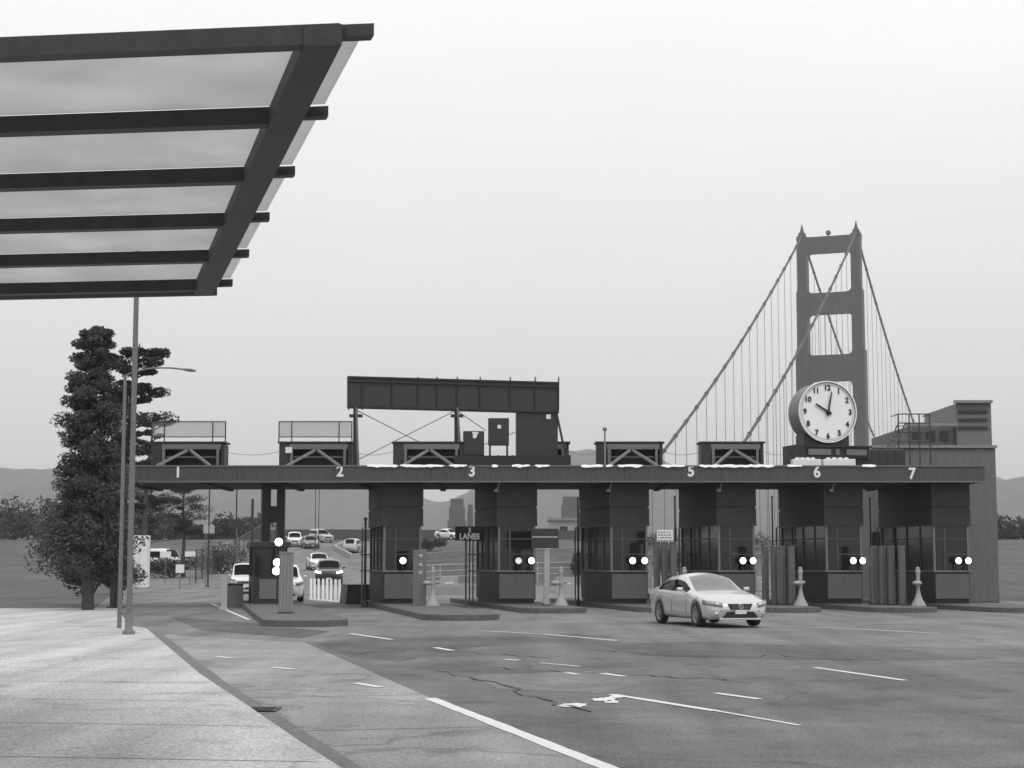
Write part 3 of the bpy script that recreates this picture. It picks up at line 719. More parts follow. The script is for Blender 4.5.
for i, (px, nose, _) in enumerate(booths):
    x0 = X(px, YB, 0); TI.append(island(x0, YB, nose, 10.5))
    if proto is None: proto = make_booth(); o = proto
    else: o = clone(src)
    if i == 0: src = proto
    o.location = (x0, YB, 0); o.rotation_euler = (0, 0, PH); o['label'] = labels[i]; o['group'] = 'dark toll booths between the lanes'
    BO_ = o
    if i == 0:
        src = clone(proto); 
    boothobjs = globals().setdefault('boothobjs', []); boothobjs.append(o)
for o in [src] + list(src.children_recursive): bpy.data.objects.remove(o)
for o, ls in zip(boothobjs, lamps):
    for x, d in ls: lamp(o, x, -.22, 1.80, dim=bool(d))

# lane 1/2 island with the slim column and low booth
x1_ = X(243, YB, 0) + .35
T1 = island(x1_, YB, 19.0, 6.2, -.35, 2.0)
t = thing('toll_booth', 'low dark toll booth with a lit lamp pole beside the first column', 'toll booth', (x1_, YB, 0), PH, 'dark toll booths between the lanes')
MB().box(0, 1.3, .0, 4.2, .17, 1.2).build('lower_wall', M['boothdark'], t)
MB().box(.04, 1.26, .04, 4.16, 1.2, 2.3).build('window_glass', M['glass'], t)
b = MB()
for x in (0, .6, 1.24):
    for y in (0, 2.1, 4.14): b.box(x, x + .06, y, y + .06, 1.2, 2.3)
b.build('window_frame', M['dark'], t)
MB().bevbox(-.12, 1.42, -.12, 4.35, 2.3, 2.52, .02).build('roof', M['dark'], t)
MB().bevbox(.25, 1.1, -.03, -.003, .35, 1.1, .008).build('front_panel', M['mgrey'], t)
ct = thing('canopy_column', 'dark paired steel column holding up the canopy left of number 2', 'column', (X(273.5, 66.5, 3), 66.5, .17))
for sx in (-1, 1): MB().box(sx * .28 - .15, sx * .28 + .15, -.15, .15, 0 if sx > 0 else 2.3, 4.57).build('post', M['darker'], ct)
b = MB()
for z0, z1 in ((2.3, 2.35), (3.1, 3.75), (4.4, 4.57)): b.box(-.128, .128, -.1, .1, z0, z1)
b.build('batten_plate', M['darker'], ct)
lp = thing('lamp_pole', 'slim pole with three lit round lamps beside the grey pillar', 'lamp pole', (X(277, 63.6, 0), 63.6, .17))
MB().tube((0, 0, 0), (0, 0, 2.75), .035).build('pole', M['dark'], lp)
for py, dx in ((542, .05), (562.5, .0), (571, -.03)):
    z = Z(py, 63.5) - .17; r = .15; T = Matrix.Translation((dx, -.12, z)) @ Matrix.Rotation(math.pi / 2, 4, 'X')
    hs = MB().lathe([(.001, -.12), (r * .7, -.12), (r * 1.06, -.02), (r * 1.06, .02), (r * .98, .02)], n=20, T=T).build('lamp', M['dark'], lp)
    MB().lathe([(.001, .035), (r * .6, .03), (r * .98, .012)], n=20, T=T).build('lens', M['lamp'], hs)

# grey ribbed pillars
def pillar(px, Y, wpx, pyt, label, m='mgrey', z0=.17, ribs=3, grp='grey upright pillars on the islands'):
    s_ = F / Y; w_ = wpx / s_; h_ = Z(pyt, Y) - z0
    t = thing('island_pillar', label, 'pillar', (X(px, Y, 1), Y, z0), PH, grp)
    b = MB(); b.bevbox(-w_ / 2, w_ / 2, -w_ / 2, w_ / 2, 0, h_, .015)
    for k in range(ribs): x = -w_ / 2 + w_ * (k + .5) / ribs; b.box(x - w_ * .06, x + w_ * .06, -w_ / 2 - .025, -w_ / 2, .05, h_ - .03)
    b.build('shaft', M[m], t)
    MB().bevbox(-w_ / 2 - .03, w_ / 2 + .03, -w_ / 2 - .04, w_ / 2 + .03, -.0, .05, .01).build('base_plate', M['dark'], t)
    MB().bevbox(-w_ / 2 - .012, w_ / 2 + .012, -w_ / 2 - .03, w_ / 2 + .012, h_ - .02, h_ + .02, .008).build('cap', M[m], t)
    return t
pillar(286, 53.0, 13.5, 552.5, 'broad ribbed grey pillar standing on the nearest island', 'grey', ribs=4)
pillar(546.5, 62.3, 5.2, 549, 'pale slim pillar under the dark sign box on the third island', 'lgrey', ribs=1)
for px, Y, l in ((765.5, 63.8, 'grey pillar nearest the silver sedan bonnet in the row under the clock side'), (774.5, 63.4, 'second grey pillar right of the silver sedan'), (782, 63.0, 'third grey pillar right of the silver sedan'), (791.5, 62.6, 'grey pillar immediately left of the white pedestal right of the sedan')):
    pillar(px, Y, 5.6, 546.5, l)
for px, Y, l in ((873, 63.8, 'first grey pillar right of the booth under the clock'), (882.5, 63.4, 'second grey pillar right of the booth under the clock'), (891.5, 63.0, 'third grey pillar right of the booth under the clock'), (902, 62.6, 'grey pillar left of the farthest right white pedestal')):
    pillar(px, Y, 5.6, 546.5, l)
for px, Y, l in ((657, 63.5, 'grey pillar under the left edge of the white notice behind the sedan'), (665, 63.1, 'grey pillar under the white notice behind the sedan roof'), (673.5, 62.7, 'grey pillar right of the white notice behind the sedan roof')):
    pillar(px, Y, 5.6, 542, l)
# pedestals with flared bases
ped = thing('island_pedestal', 'x', 'pedestal')
MB().lathe([(.27, 0), (.26, .05), (.15, .24), (.09, .42), (.06, .6)], n=4 * 5).build('flared_base', M['white2'] if 'white2' in M else M['lgrey'], ped)
MB().tube((0, 0, .58), (0, 0, 1.14), .06, .075, n=12).build('post', M['lgrey'], ped)
b = MB(); b.sphere((-.22, 0, .82), .17, .55, 14); b.sphere((.16, .0, .85), .1, .6, 12); b.bevbox(-.2, .2, -.07, .07, .78, .87, .02); b.build('side_lobe', M['lgrey'], ped)
b = MB(); b.lathe([(.075, 1.14), (.09, 1.17), (.09, 1.28), (.06, 1.31)], n=14); b.sphere((0, 0, 1.34), .075, .9); b.build('head', M['lgrey'], ped)
M['ped'] = mat('pedestal_paint', .3, .6, var=.2, scale=5)
for c in ped.children: c.data.materials[0] = M['ped']
pl = [(433, 62.2, 'white flared pedestal behind the second island right of the grey signal panel'), (561, 62.2, 'white flared pedestal beside the pale slim pillar'), (684.5, 62.0, 'white flared pedestal mostly hidden behind the sedan roof'), (800.5, 62.0, 'white flared pedestal under the clock right of the sedan'), (918, 62.0, 'white flared pedestal at the far right')]
for i, (px, Y, l) in enumerate(pl):
    o = ped if i == 0 else clone(ped); o.location = (X(px, Y, 1), Y, .17); o['label'] = l; o['group'] = 'white pedestals at the island ends'; o.rotation_euler = (0, 0, .3 * i)
# signal panel on island 2
t = thing('signal_panel', 'grey upright signal panel with three round dots beside the first booth', 'signal panel', (X(419.5, 62.5, 1), 62.5, .17))
MB().bevbox(-.24, .24, -.08, .08, 0, Z(550, 62.5) - .17, .02).build('panel_body', M['mgrey'], t)
for py in (556, 565, 573): 
    zz = Z(py, 62.5) - .17; MB().lathe([(.001, .1), (.06, .1), (.07, .08)], n=14, T=Matrix.Translation((.04, 0, zz)) @ Matrix.Rotation(math.pi / 2, 4, 'X')).build('signal_dot', M['lgrey'], t)
# dark sign box on the third island
t = thing('overhead_sign_box', 'dark wide sign box with a pale stripe above the pale slim pillar', 'sign box', (X(545, 62.6, 2.8), 62.6, .17))
z0, z1 = Z(548, 62.6) - .17, Z(528.5, 62.6) - .17
MB().bevbox(-.5, .5, 0, .35, z0, z1, .02).build('box_body', M['dark'], t)
b = MB(); b.box(-.48, .48, -.02, -.003, Z(537.6, 62.6) - .17, Z(536.4, 62.6) - .17); b.build('stripe', M['lgrey'], t)
MB().box(-.04, .04, .1, .2, 0, z0).build('mast', M['dark'], t)
# small figures on signs
def board(name, label, cat, px0, px1, py0, py1, Y, m, txt=(), pole=True, zb=None, grp=None, mtxt=None, poles=None, pr=.03):
    zb = gz(Y) if zb is None else zb; x0, x1 = X(px0, Y, 2), X(px1, Y, 2); cx = (x0 + x1) / 2; w_ = (x1 - x0) / 2; z0, z1 = Z(py1, Y) - zb, Z(py0, Y) - zb
    t = thing(name, label, cat, (cx, Y, zb), 0, grp)
    MB().bevbox(-w_, w_, -.03, 0, z0, z1, .008).build('board', m, t)
    for xx in (poles or [0]): MB().tube((xx * w_, .035, 0), (xx * w_, .035, z1 if pole else z0), pr).build('post', M['mgrey'], t)
    for s_, size, dz in txt: text('lettering', s_, size, mtxt or M['white'], t, (0, -.045, (z0 + z1) / 2 + dz), sx=.88)
    return t
board('lane_sign', 'dark sign on a post reading 3 LANES', 'sign', 455, 484, 526.5, 540.5, 66.8, M['black'], (('3', .27, .115), ('LANES', .31, -.125)), zb=0, poles=[-.25], pr=.04)
t = board('notice_sign', 'white notice board with rows of dark writing above the sedan', 'sign', 657, 673, 530, 543, 63.8, M['white'], (), zb=.17)
b = MB()
for r_ in range(4):
    x = -.26
    while x < .22: wd = random.uniform(.03, .09); z = Z(532.2 + r_ * 2.8, 63.8) - .17; b.box(x, min(x + wd, .25), -.038, -.0305, z - .022, z + .022); x += wd + .03
b.build('lettering', M['mgrey'], t)
t = board('lane_sign', 'small sign with lettering standing right of the booth under the clock', 'sign', 872, 899, 532, 546, 71, M['mgrey'], (), zb=.17); 
# thin masts, one per lane
for px, Y, pyt, l in ((365.5, 66.5, 519, 'thick dark mast left of the first tall booth'), (578, 69, 498, 'thin tall mast in the opening right of the sign box'), (675, 69, 497, 'thin tall mast in the opening above the sedan roof'), (772.5, 69, 497, 'thin tall mast in the narrow opening under the clock side'), (870.5, 69, 499, 'thin tall mast at the last opening on the right')):
    b = MB(); r = .055 if px < 400 else .035; x = X(px, Y, 3); b.tube((x, Y, 0), (x, Y, Z(pyt, Y)), r, r * .8); b.lathe([(r * 2.4, 0), (r * 2.4, .2), (r * 1.2, .26)], (x, Y, 0), 12); b.sphere((x, Y, Z(pyt, Y)), r * 1.3)
    tag(b.build('thin_mast', M['dark']), l, 'mast', 'thin masts in the lanes')

# island crash blocks, barriers
def block(px0, px1, py0, Y, dep, label, m, name='crash_barrier', zb=0):
    x0, x1 = X(px0, Y, 1), X(px1, Y, 1); z1 = Z(py0, Y) - zb
    t = thing(name, label, 'barrier', ((x0 + x1) / 2, Y, zb), PH); w_ = (x1 - x0) / 2
    MB().add([(-w_, 0, 0), (w_, 0, 0), (w_, dep, 0), (-w_, dep, 0), (-w_ * .85, .15, z1), (w_ * .9, .15, z1), (w_ * .9, dep, z1), (-w_ * .85, dep, z1)], [(3, 2, 1, 0), (4, 5, 6, 7), (0, 1, 5, 4), (1, 2, 6, 5), (2, 3, 7, 6), (3, 0, 4, 7)]).build('barrier_body', M[m], t)
    MB().bevbox(-w_ * .9, w_ * .95, .1, dep + .02, z1, z1 + .06, .015).build('cap', M['dark'], t)
    return t
block(226, 244, 585, 67, 3, 'dark sloped crash barrier left of the low toll booth', 'mgrey', zb=.0)
block(346, 371, 586, 71, 3, 'dark crash barrier behind the white delineator posts', 'dark')
b = MB(); x = X(224, 63, .5); b.bevbox(x - .11, x + .11, 63, 63.1, 0, Z(577, 63), .01); b.box(x - .16, x + .16, 62.9, 63.2, 0, .06)
tag(b.build('marker_board', M['lgrey']), 'pale narrow marker board left of the dark crash barrier', 'marker')
# delineators
dl = [311, 314.5, 318.5, 323, 327, 331, 335.5, 339.5]
dn = ['leftmost white delineator post in the short row below the black car', 'second white delineator post from the left below the black car', 'third white delineator post from the left below the black car', 'fourth white delineator post from the left below the black car', 'fifth white delineator post from the left below the black car', 'sixth white delineator post from the left below the black car', 'seventh white delineator post from the left below the black car', 'rightmost white delineator post beside the dark crash barrier']
for k, (px, l) in enumerate(zip(dl, dn)):
    Y = 80 - k * .75; x = X(px, Y, .5); b = MB(); b.lathe([(.16, 0), (.16, .04), (.06, .06), (.055, .98), (.001, 1.0)], (x, Y, gz(Y)), 12)
    tag(b.build('delineator_post', M['white']), l, 'post', 'white delineator posts in a short row')

# ------------------------------------------------------------------ vehicles
def interp(tab, y):
    if y <= tab[0][0]: return tab[0][1]
    for (a, va), (c, vc) in zip(tab, tab[1:]):
        if y <= c: t = (y - a) / (c - a); t = t * t * (3 - 2 * t) * .5 + t * .5; return va + (vc - va) * t
    return tab[-1][1]
def make_car(name, label, cat, loc, rz, paint, kind='sedan', sc=1.0, lit=False, detail=False, grp='cars driving towards the toll booths'):
    if kind == 'sedan':
        Lf, Lr = -2.45, 2.45; cowl, wtop, rtop, rbot = -1.0, -.12, 1.0, 1.85
        top = [(-2.45, .60), (-2.36, .70), (-2.1, .79), (-1.6, .885), (-1.0, .965), (-.12, 1.385), (.35, 1.445), (1.0, 1.395), (1.85, 1.06), (2.3, 1.02), (2.45, .86)]
        belt = [(-2.45, .56), (-2.3, .68), (-1.6, .83), (-1.0, .905), (0, .93), (1.2, .96), (2.0, .96), (2.45, .80)]; hwr = .60
    elif kind == 'suv':
        Lf, Lr = -2.3, 2.3; cowl, wtop, rtop, rbot = -1.0, -.35, 1.8, 2.2
        top = [(-2.3, .75), (-2.2, .92), (-1.6, 1.03), (-1.0, 1.1), (-.35, 1.58), (.3, 1.68), (1.8, 1.64), (2.2, 1.15), (2.3, .9)]
        belt = [(-2.3, .72), (-2.1, .88), (-1.0, 1.02), (1.2, 1.08), (2.3, .88)]; hwr = .66
    else:      # van / pickup cab
        Lf, Lr = -2.5, 2.5; cowl, wtop, rtop, rbot = -1.5, -.9, 2.2, 2.4
        top = [(-2.5, .8), (-2.4, 1.0), (-2.0, 1.12), (-1.5, 1.25), (-.9, 1.95), (0, 2.05), (2.2, 2.05), (2.4, 1.2), (2.5, .9)]
        belt = [(-2.5, .75), (-2.3, .95), (-1.5, 1.15), (1.2, 1.2), (2.5, .88)]; hwr = .74
    wd = [(Lf, .66), (Lf + .07, .76), (Lf + .3, .855), (Lf + .8, .905), (0, .915), (Lr - .9, .90), (Lr - .3, .85), (Lr - .06, .76), (Lr, .68)]
    bot = [(Lf, .26), (Lf + .3, .2), (Lr - .4, .22), (Lr, .34)]
    gh0, gh1 = cowl, rbot
    brk = sorted(set([Lf, Lf + .03, Lf + .07, Lf + .15, Lf + .25, Lr - .15, Lr - .06, Lr, cowl, wtop, rtop, rbot] + [Lf + .3 + k * (Lr - Lf - .6) / 34 for k in range(35)]))
    secs = []
    for y in brk:
        w_ = interp(wd, y); zt = interp(top, y); zb = interp(belt, y); z0 = interp(bot, y)
        # greenhouse factor
        g = 0.0
        if gh0 < y < gh1:
            g = min(1, (y - gh0) / (wtop - gh0), (gh1 - y) / (gh1 - rtop))
        zb = min(zb, zt - .02)
        wr = (w_ * .80) * (1 - g) + hwr * g
        zr = (zt - .03) * (1) - .02 * g - .03 * g
        zr = max(zr, zb + .012)
        sec = [(0, z0), (w_ * .5, z0), (w_ * .88, z0), (w_ * .965, z0 + .07), (w_ * .99, z0 + (zb - z0) * .3), (w_, z0 + (zb - z0) * .55), (w_ * .992, z0 + (zb - z0) * .8), (w_ * .955, zb - .02), (w_ * .93, zb)]
        for k in range(1, 4): q = k / 4; sec.append((w_ * .93 + (wr - w_ * .93) * q + .02 * math.sin(q * math.pi) * g, zb + (zr - zb) * q))
        sec.append((wr, zr)); 
        for q in (.93, .75, .5, .25, 0): sec.append((wr * q, zr + (zt - zr) * (1 - (q) ** 2.2)))
        secs.append(sec)
    ns = len(secs[0]); I_BELT = 8; I_RAIL = 12
    groups = {'body': [], 'windscreen': [], 'rear_window': [], 'side_l': [], 'side_r': []}
    V = []
    for y, sec in zip(brk, secs):
        V.append([Vector((x, y, z)) for x, z in sec])
    for i in range(len(brk) - 1):
        y0, y1 = brk[i], brk[i + 1]; ym = (y0 + y1) / 2
        for j in range(ns - 1):
            g = 'body'
            if j >= I_RAIL + 1 and cowl <= y0 and y1 <= wtop + 1e-6: g = 'windscreen'
            elif j >= I_RAIL + 2 and rtop - 1e-6 <= y0 and y1 <= rbot: g = 'rear_window'
            elif I_BELT <= j < I_RAIL - 1 and cowl + .28 <= ym <= rbot - .3: g = 'side'
            for sx in (1, -1):
                q = [V[i][j], V[i][j + 1], V[i + 1][j + 1], V[i + 1][j]]
                q = [Vector((v.x * sx, v.y, v.z)) for v in q]
                if sx < 0: q.reverse()
                groups[g if g != 'side' else ('side_l' if sx < 0 else 'side_r')].append(q)
    # end caps
    for i, fl in ((0, 1), (len(brk) - 1, 0)):
        ring = [v for v in V[i]] + [Vector((-v.x, v.y, v.z)) for v in V[i][-2:0:-1]]
        if fl: ring.reverse()
        groups['body'].append(ring)
    t = thing(name, label, cat, loc, rz, grp); t.scale = (sc, sc, sc)
    def mk(nm, quads, m, smooth=True):
        bm = bmesh.new()
        for q in quads:
            vs = []
            for v in q: vs.append(bm.verts.new(v))
            try: bm.faces.new(vs)
            except Exception: pass
        bmesh.ops.remove_doubles(bm, verts=bm.verts, dist=.0005); bmesh.ops.dissolve_degenerate(bm, edges=bm.edges, dist=.0005)
        bmesh.ops.recalc_face_normals(bm, faces=bm.faces)
        me = bpy.data.meshes.new(nm); bm.to_mesh(me); bm.free()
        for p in me.polygons: p.use_smooth = smooth
        me.materials.append(m); o = bpy.data.objects.new(nm, me); COL.objects.link(o); o.parent = t; return o
    body = mk('body', groups['body'], paint)
    wf, wr_, rw = Lf + (.98 if kind != 'van' else .95), Lf + (.98 if kind != 'van' else .95) + (2.82 if kind == 'sedan' else 2.7), .335 if kind == 'sedan' else .36
    # wheel arches
    cutters = []
    for wy in (wf, wr_):
        for sx in (-1, 1):
            c = MB(); c.lathe([(.001, -.2), (rw + .05, -.2), (rw + .05, .2), (.001, .2)], n=28, T=Matrix.Translation((sx * .86, wy, rw - .0)) @ Matrix.Rotation(math.pi / 2, 4, 'Y'))
            co_ = c.build('cut', paint, t); cutters.append(co_)
            md = body.modifiers.new('b', 'BOOLEAN'); md.object = co_; md.operation = 'DIFFERENCE'; md.solver = 'EXACT'
    bpy.context.view_layer.update()
    dg = bpy.context.evaluated_depsgraph_get(); nm = bpy.data.meshes.new_from_object(body.evaluated_get(dg)); body.modifiers.clear()
    if len(nm.polygons) > 200: body.data = nm
    for c in cutters: bpy.data.objects.remove(c)
    mk('windscreen', groups['windscreen'], M['windscreen'] if detail else M['carglass']); mk('rear_window', groups['rear_window'], M['carglass'])
    mk('side_window', groups['side_l'], M['carglass']); mk('side_window', groups['side_r'], M['carglass'])
    for wy in (wf, wr_):
        for sx in (-1, 1):
            T = Matrix.Translation((sx * .80, wy, rw)) @ Matrix.Rotation(math.pi / 2 * sx, 4, 'Y')
            b = MB(); b.lathe([(rw * .66, -.1), (rw * .97, -.1), (rw, -.06), (rw, .06), (rw * .96, .1), (rw * .7, .105), (rw * .68, .06)], n=28, T=T)
            wh = b.build('wheel', M['rubber'], t)
            b = MB(); b.lathe([(.001, .03), (.05, .05), (.06, .03)], n=12, T=T)
            if detail:
                b.lathe([(rw * .6, .07), (rw * .69, .1), (rw * .69, .02), (rw * .6, .02)], n=28, T=T)
                for k in range(10):
                    a = 2 * math.pi * k / 10; d = Vector((math.cos(a), math.sin(a), 0))
                    p0 = T @ (d * .04 + Vector((0, 0, .045))); p1 = T @ (d * rw * .64 + Vector((0, 0, .07))); b.bar(p0, p1, .035, .03)
            else: b.lathe([(.001, .04), (rw * .6, .07), (rw * .68, .09)], n=20, T=T)
            b.build('rim', M['rim'], wh)
            if detail: MB().lathe([(.001, .0), (rw * .66, .0)], n=20, T=T).build('brake_disc', M['dark'], wh)
    # underbody
    MB().box(-.7, .7, Lf + .3, Lr - .3, .19, .24).build('underbody', M['black'], t)
    fz = interp(top, Lf + .2)
    for sx in (-1, 1):
        # headlight wraps the corner
        pts = []
        n_ = 8
        for k in range(n_ + 1):
            q = k / n_; 
            xx = .50 + .37 * q; 
            # find y where half width at that z equals xx -> corner curve
            yy = Lf
            while interp(wd, yy) < xx and yy < Lf + .8: yy += .01
            pts.append((xx, yy - .006 - .004, q))
        b = MB(); vs = []
        for xx, yy, q in pts:
            zl = fz - .20 + .06 * q; zh = fz - .085 + .07 * q
            vs += [(sx * (xx + .012), yy, zl), (sx * (xx - .0), yy + .03, zh)]
        fs = [(2 * k, 2 * k + 1, 2 * k + 3, 2 * k + 2) for k in range(n_)]
        b.add(vs, fs, True); hl = b.build('headlight', M['headlamp'] if lit else M['headglass'], t)
        md = hl.modifiers.new('s', 'SOLIDIFY'); md.thickness = .05; md.offset = 0
        b = MB(); zc_ = fz - .06; b.bevbox(sx * .84 - .03, sx * .84 + .03, Lr - .14, Lr - .02, zc_, zc_ + .16, .015) ; b.build('tail_light', M['dark'], t)
        # mirrors
        my = cowl + .42; mz = interp(belt, my) + .07
        b = MB(); b.bevbox(sx * .99 - .09, sx * .99 + .09, my - .05, my + .06, mz - .05, mz + .06, .04); b.bar((sx * .84, my, mz - .06), (sx * .95, my, mz - .04), .05, .04); b.build('wing_mirror', paint, t)
    zg = interp(top, Lf) 
    g0 = MB(); y = Lf - .012
    gw, gl = (.34, .27) if kind == 'sedan' else (.42, .36)
    def trap(z0, z1, w0, w1, y0, y1, b):
        b.add([(-w0, y0, z0), (w0, y0, z0), (w1, y0, z1), (-w1, y0, z1), (-w0, y1, z0), (w0, y1, z0), (w1, y1, z1), (-w1, y1, z1)], [(0, 1, 2, 3), (7, 6, 5, 4), (0, 4, 5, 1), (1, 5, 6, 2), (2, 6, 7, 3), (3, 7, 4, 0)])
    trap(zg - .13, zg + .03, gl, gw, y - .02, y + .1, g0)
    g = g0.build('grille', M['black'], t)
    b = MB()
    for k in range(4): z = zg - .11 + k * .037; b.box(-gl, gl, y - .028, y - .02, z, z + .006)
    b.build('grille_bar', M['chrome'], g)
    b = MB(); trap(.27, .42, .50, .38, y - .015, y + .1, b); b.build('lower_intake', M['black'], t)
    MB().box(-.16, .16, y - .035, y - .02, .36, .47).build('number_plate', M['plate'], t)
    MB().bevbox(-.6, .6, Lf - .03, Lf + .12, .20, .25, .02).build('front_lip', paint, t)
    if detail:
        b = MB(); T = Matrix.Translation((0, y - .035, zg - .05)) @ Matrix.Rotation(math.pi / 2, 4, 'X') @ Matrix.Diagonal((1.3, 1, 1, 1))
        b.lathe([(.045, -.006), (.045, .006), (.056, .006), (.056, -.006)], n=20, T=T); b.bar((-.012, y - .04, zg - .015), (-.03, y - .04, zg - .08), .014, .01); b.bar((-.03, y - .04, zg - .08), (.035, y - .04, zg - .075), .01, .014)
        b.build('emblem', M['chrome'], g)
        # door seams and handles, as thin dark grooves on both sides
        b = MB()
        for sx in (-1, 1):
            for yy in (-.78, .30, 1.22):
                w_ = interp(wd, yy) + .001
                pr = [(w_ * .985, .34), (w_ * 1.0, .5), (w_ * .998, .68), (w_ * .965, .88)]
                for (xa, za), (xb, zb2) in zip(pr, pr[1:]): b.bar((sx * xa, yy, za), (sx * xb, yy, zb2), .008, .004)
        b.build('door_seam', M['black'], t)
        for sx in (-1, 1):
            for yy in (.1, 1.02): MB().bevbox(sx * .905 - .02, sx * .905 + .02, yy - .1, yy + .1, .80, .83, .008).build('door_handle', paint, t)
            # fog light
            MB().lathe([(.001, .0), (.04, .0), (.05, -.02)], n=12, T=Matrix.Translation((sx * .66, Lf + .0, .36)) @ Matrix.Rotation(math.pi / 2, 4, 'X')).build('fog_light', M['headlamp'] if False else M['chrome'], t)
            b = MB(); b.bar((sx * .52, Lf - .005, .43), (sx * .74, Lf + .06, .45), .015, .02); b.build('bumper_crease', M['dark'], t)
        # seats and driver's shade behind the glass
    return t
# silver sedan in front
al = R(15.5); Yw = 46.4; xw = X(697, Yw, 0); off = Zr(al) @ Vector((-.85, -1.47, 0))
make_car('parked_car' if False else 'sedan_car', 'silver four door sedan turning out in front of the toll booths', 'car', (xw - off.x, Yw - off.y, .012), al, M['c_silver'], detail=True, grp='cars around the toll plaza')
def far_car(px, py, kind, paint, label, hd=0, lit=False, sc=1.0):
    p = G(px, py); sl = (gz(p.y + 2) - gz(p.y - 2)) / 4
    t = make_car({'sedan': 'sedan_car', 'suv': 'suv_car', 'van': 'van'}[kind], label, 'van' if kind == 'van' else 'car', (p.x, p.y + 2.3, gz(p.y + 2.3)), R(hd), paint, kind, sc, lit, grp='cars around the toll plaza')
    t.rotation_mode = 'ZYX' if False else 'XYZ'
    if abs(hd) < 60: t.rotation_euler = (math.atan(sl), 0, R(hd))
    else: t.rotation_euler = (-math.atan(sl), 0, R(hd))
    return t
far_car(325, 585, 'suv', M['c_black'], 'black car with lit headlights approaching behind the white delineators', 6, True)
far_car(315.5, 570.5, 'sedan', M['c_white'], 'white car with a dark windscreen right behind the black car', 12, False, 1.06)
far_car(292, 547, 'suv', M['c_white'], 'white car farthest left on the crest of the road', 8)
far_car(307.5, 549, 'sedan', M['c_dark'], 'small dark grey car between two pale cars on the crest', 14)
far_car(318.5, 543, 'suv', M['c_pale'], 'pale car rounding the bend beside the retaining wall', 30)
far_car(351, 554, 'suv', M['c_pale'], 'pale hatchback driving away up the side lane', 175, sc=.95)
far_car(449, 540, 'sedan', M['c_white'], 'white car on the far crest left of the sign reading 3 LANES', 40)
p = Vector((X(299, 75, 1) - 1.05, 75, 0)); make_car('suv_car', 'white car emerging from behind the ribbed grey pillar', 'car', (p.x, 77.5, 0), R(9), M['c_white'], 'suv', 1.0, grp='cars around the toll plaza')
make_car('van', 'white van waiting left of the low toll booth', 'van', (X(239, 90, 0), 92, gz(92)), R(6), M['c_white'], 'van', .78, grp='cars around the toll plaza')
make_car('van', 'pale bus shaped van standing far left behind the white cabinet', 'van', (X(158, 150, 0), 152, gz(150)), R(60), M['c_white'], 'van', .95, grp='cars around the toll plaza')

# ------------------------------------------------------------------ behind the plaza
def wall_path(name, label, cat, pts, h, th, m, cap=None, posts=None):
    b = MB(); 
    for a, c in zip(pts, pts[1:]):
        n = max(1, int((c - a).length / 4))
        for k in range(n):
            p = a.lerp(c, k / n); q = a.lerp(c, (k + 1) / n); d = (q - p); d.z = 0; d.normalize(); u = Vector((-d.y, d.x, 0)) * th / 2
            zp, zq = gz(p.y), gz(q.y)
            b.add([(p + u).to_tuple()[:2] + (zp - .1,), (p - u).to_tuple()[:2] + (zp - .1,), (q - u).to_tuple()[:2] + (zq - .1,), (q + u).to_tuple()[:2] + (zq - .1,), (p + u).to_tuple()[:2] + (zp + h,), (p - u).to_tuple()[:2] + (zp + h,), (q - u).to_tuple()[:2] + (zq + h,), (q + u).to_tuple()[:2] + (zq + h,)],
                  [(3, 2, 1, 0), (4, 5, 6, 7), (0, 1, 5, 4), (1, 2, 6, 5), (2, 3, 7, 6), (3, 0, 4, 7)])
    return tag(b.build(name, m), label, cat)
wall_path('retaining_wall', 'long dark retaining wall along the crest behind the cars', 'wall', [Vector((X(262, 222), 222, 0)), Vector((X(330, 226), 226, 0)), Vector((X(372, 228), 228, 0)), Vector((X(600, 240), 240, 0))], 1.35, .4, M['wall_d'])
wall_path('lane_barrier', 'low pale concrete barrier curving between the approach lanes', 'barrier', [G(400, 560), G(372, 557), G(352, 559) + Vector((0, 0, 0)), G(335, 550), G(343, 545.5), G(380, 543)], .5, .3, M['concrete'])
def fence(name, label, pts, h, m_post, m_mesh, step=3.0, rails=(1,)):
    t = thing(name, label, 'fence', (pts[0].x, pts[0].y, gz(pts[0].y))); o = Vector(t.location); rl = MB(); ms = MB(); 
    for a, c in zip(pts, pts[1:]):
        n = max(1, int((c - a).length / step))
        for k in range(n):
            p = a.lerp(c, k / n); q = a.lerp(c, (k + 1) / n); p.z = gz(p.y); q.z = gz(q.y); p -= o; q -= o
            MB().tube(p, p + Vector((0, 0, h)), .05, n=6).build('post', m_post, t)
            for r_ in rails: rl.tube(p + Vector((0, 0, h * r_)), q + Vector((0, 0, h * r_)), .035, n=5)
            ms.add([p + Vector((0, 0, .1)), q + Vector((0, 0, .1)), q + Vector((0, 0, h)), p + Vector((0, 0, h))], [(0, 1, 2, 3)])
    rl.build('rail', m_post, t); ms.build('mesh_panel', m_mesh, t); return t
fence('chain_link_fence', 'chain link fence climbing the slope left of the first column', [Vector((X(196, 118), 118, 0)), Vector((X(222, 150), 150, 0)), Vector((X(248, 185), 185, 0)), Vector((X(262, 215), 215, 0))], 2.2, M['dark'], M['fencemesh'], 6)
fence('railing_fence', 'pale pipe railing crossing behind the opening of lane 3', [Vector((X(404, 100), 100, 0)), Vector((X(440, 112), 112, 0)), Vector((X(500, 118), 118, 0)), Vector((X(610, 122), 122, 0))], 1.3, M['lgrey'], M['fencemesh'], 2.5, (.4, .7, 1))
fence('railing_fence', 'second pale pipe railing higher up the slope behind lane 3', [Vector((X(400, 150), 150, 0)), Vector((X(470, 160), 160, 0)), Vector((X(600, 165), 165, 0)), Vector((X(900, 170), 170, 0))], 1.5, M['grey'], M['fencemesh'], 4, (.5, 1))
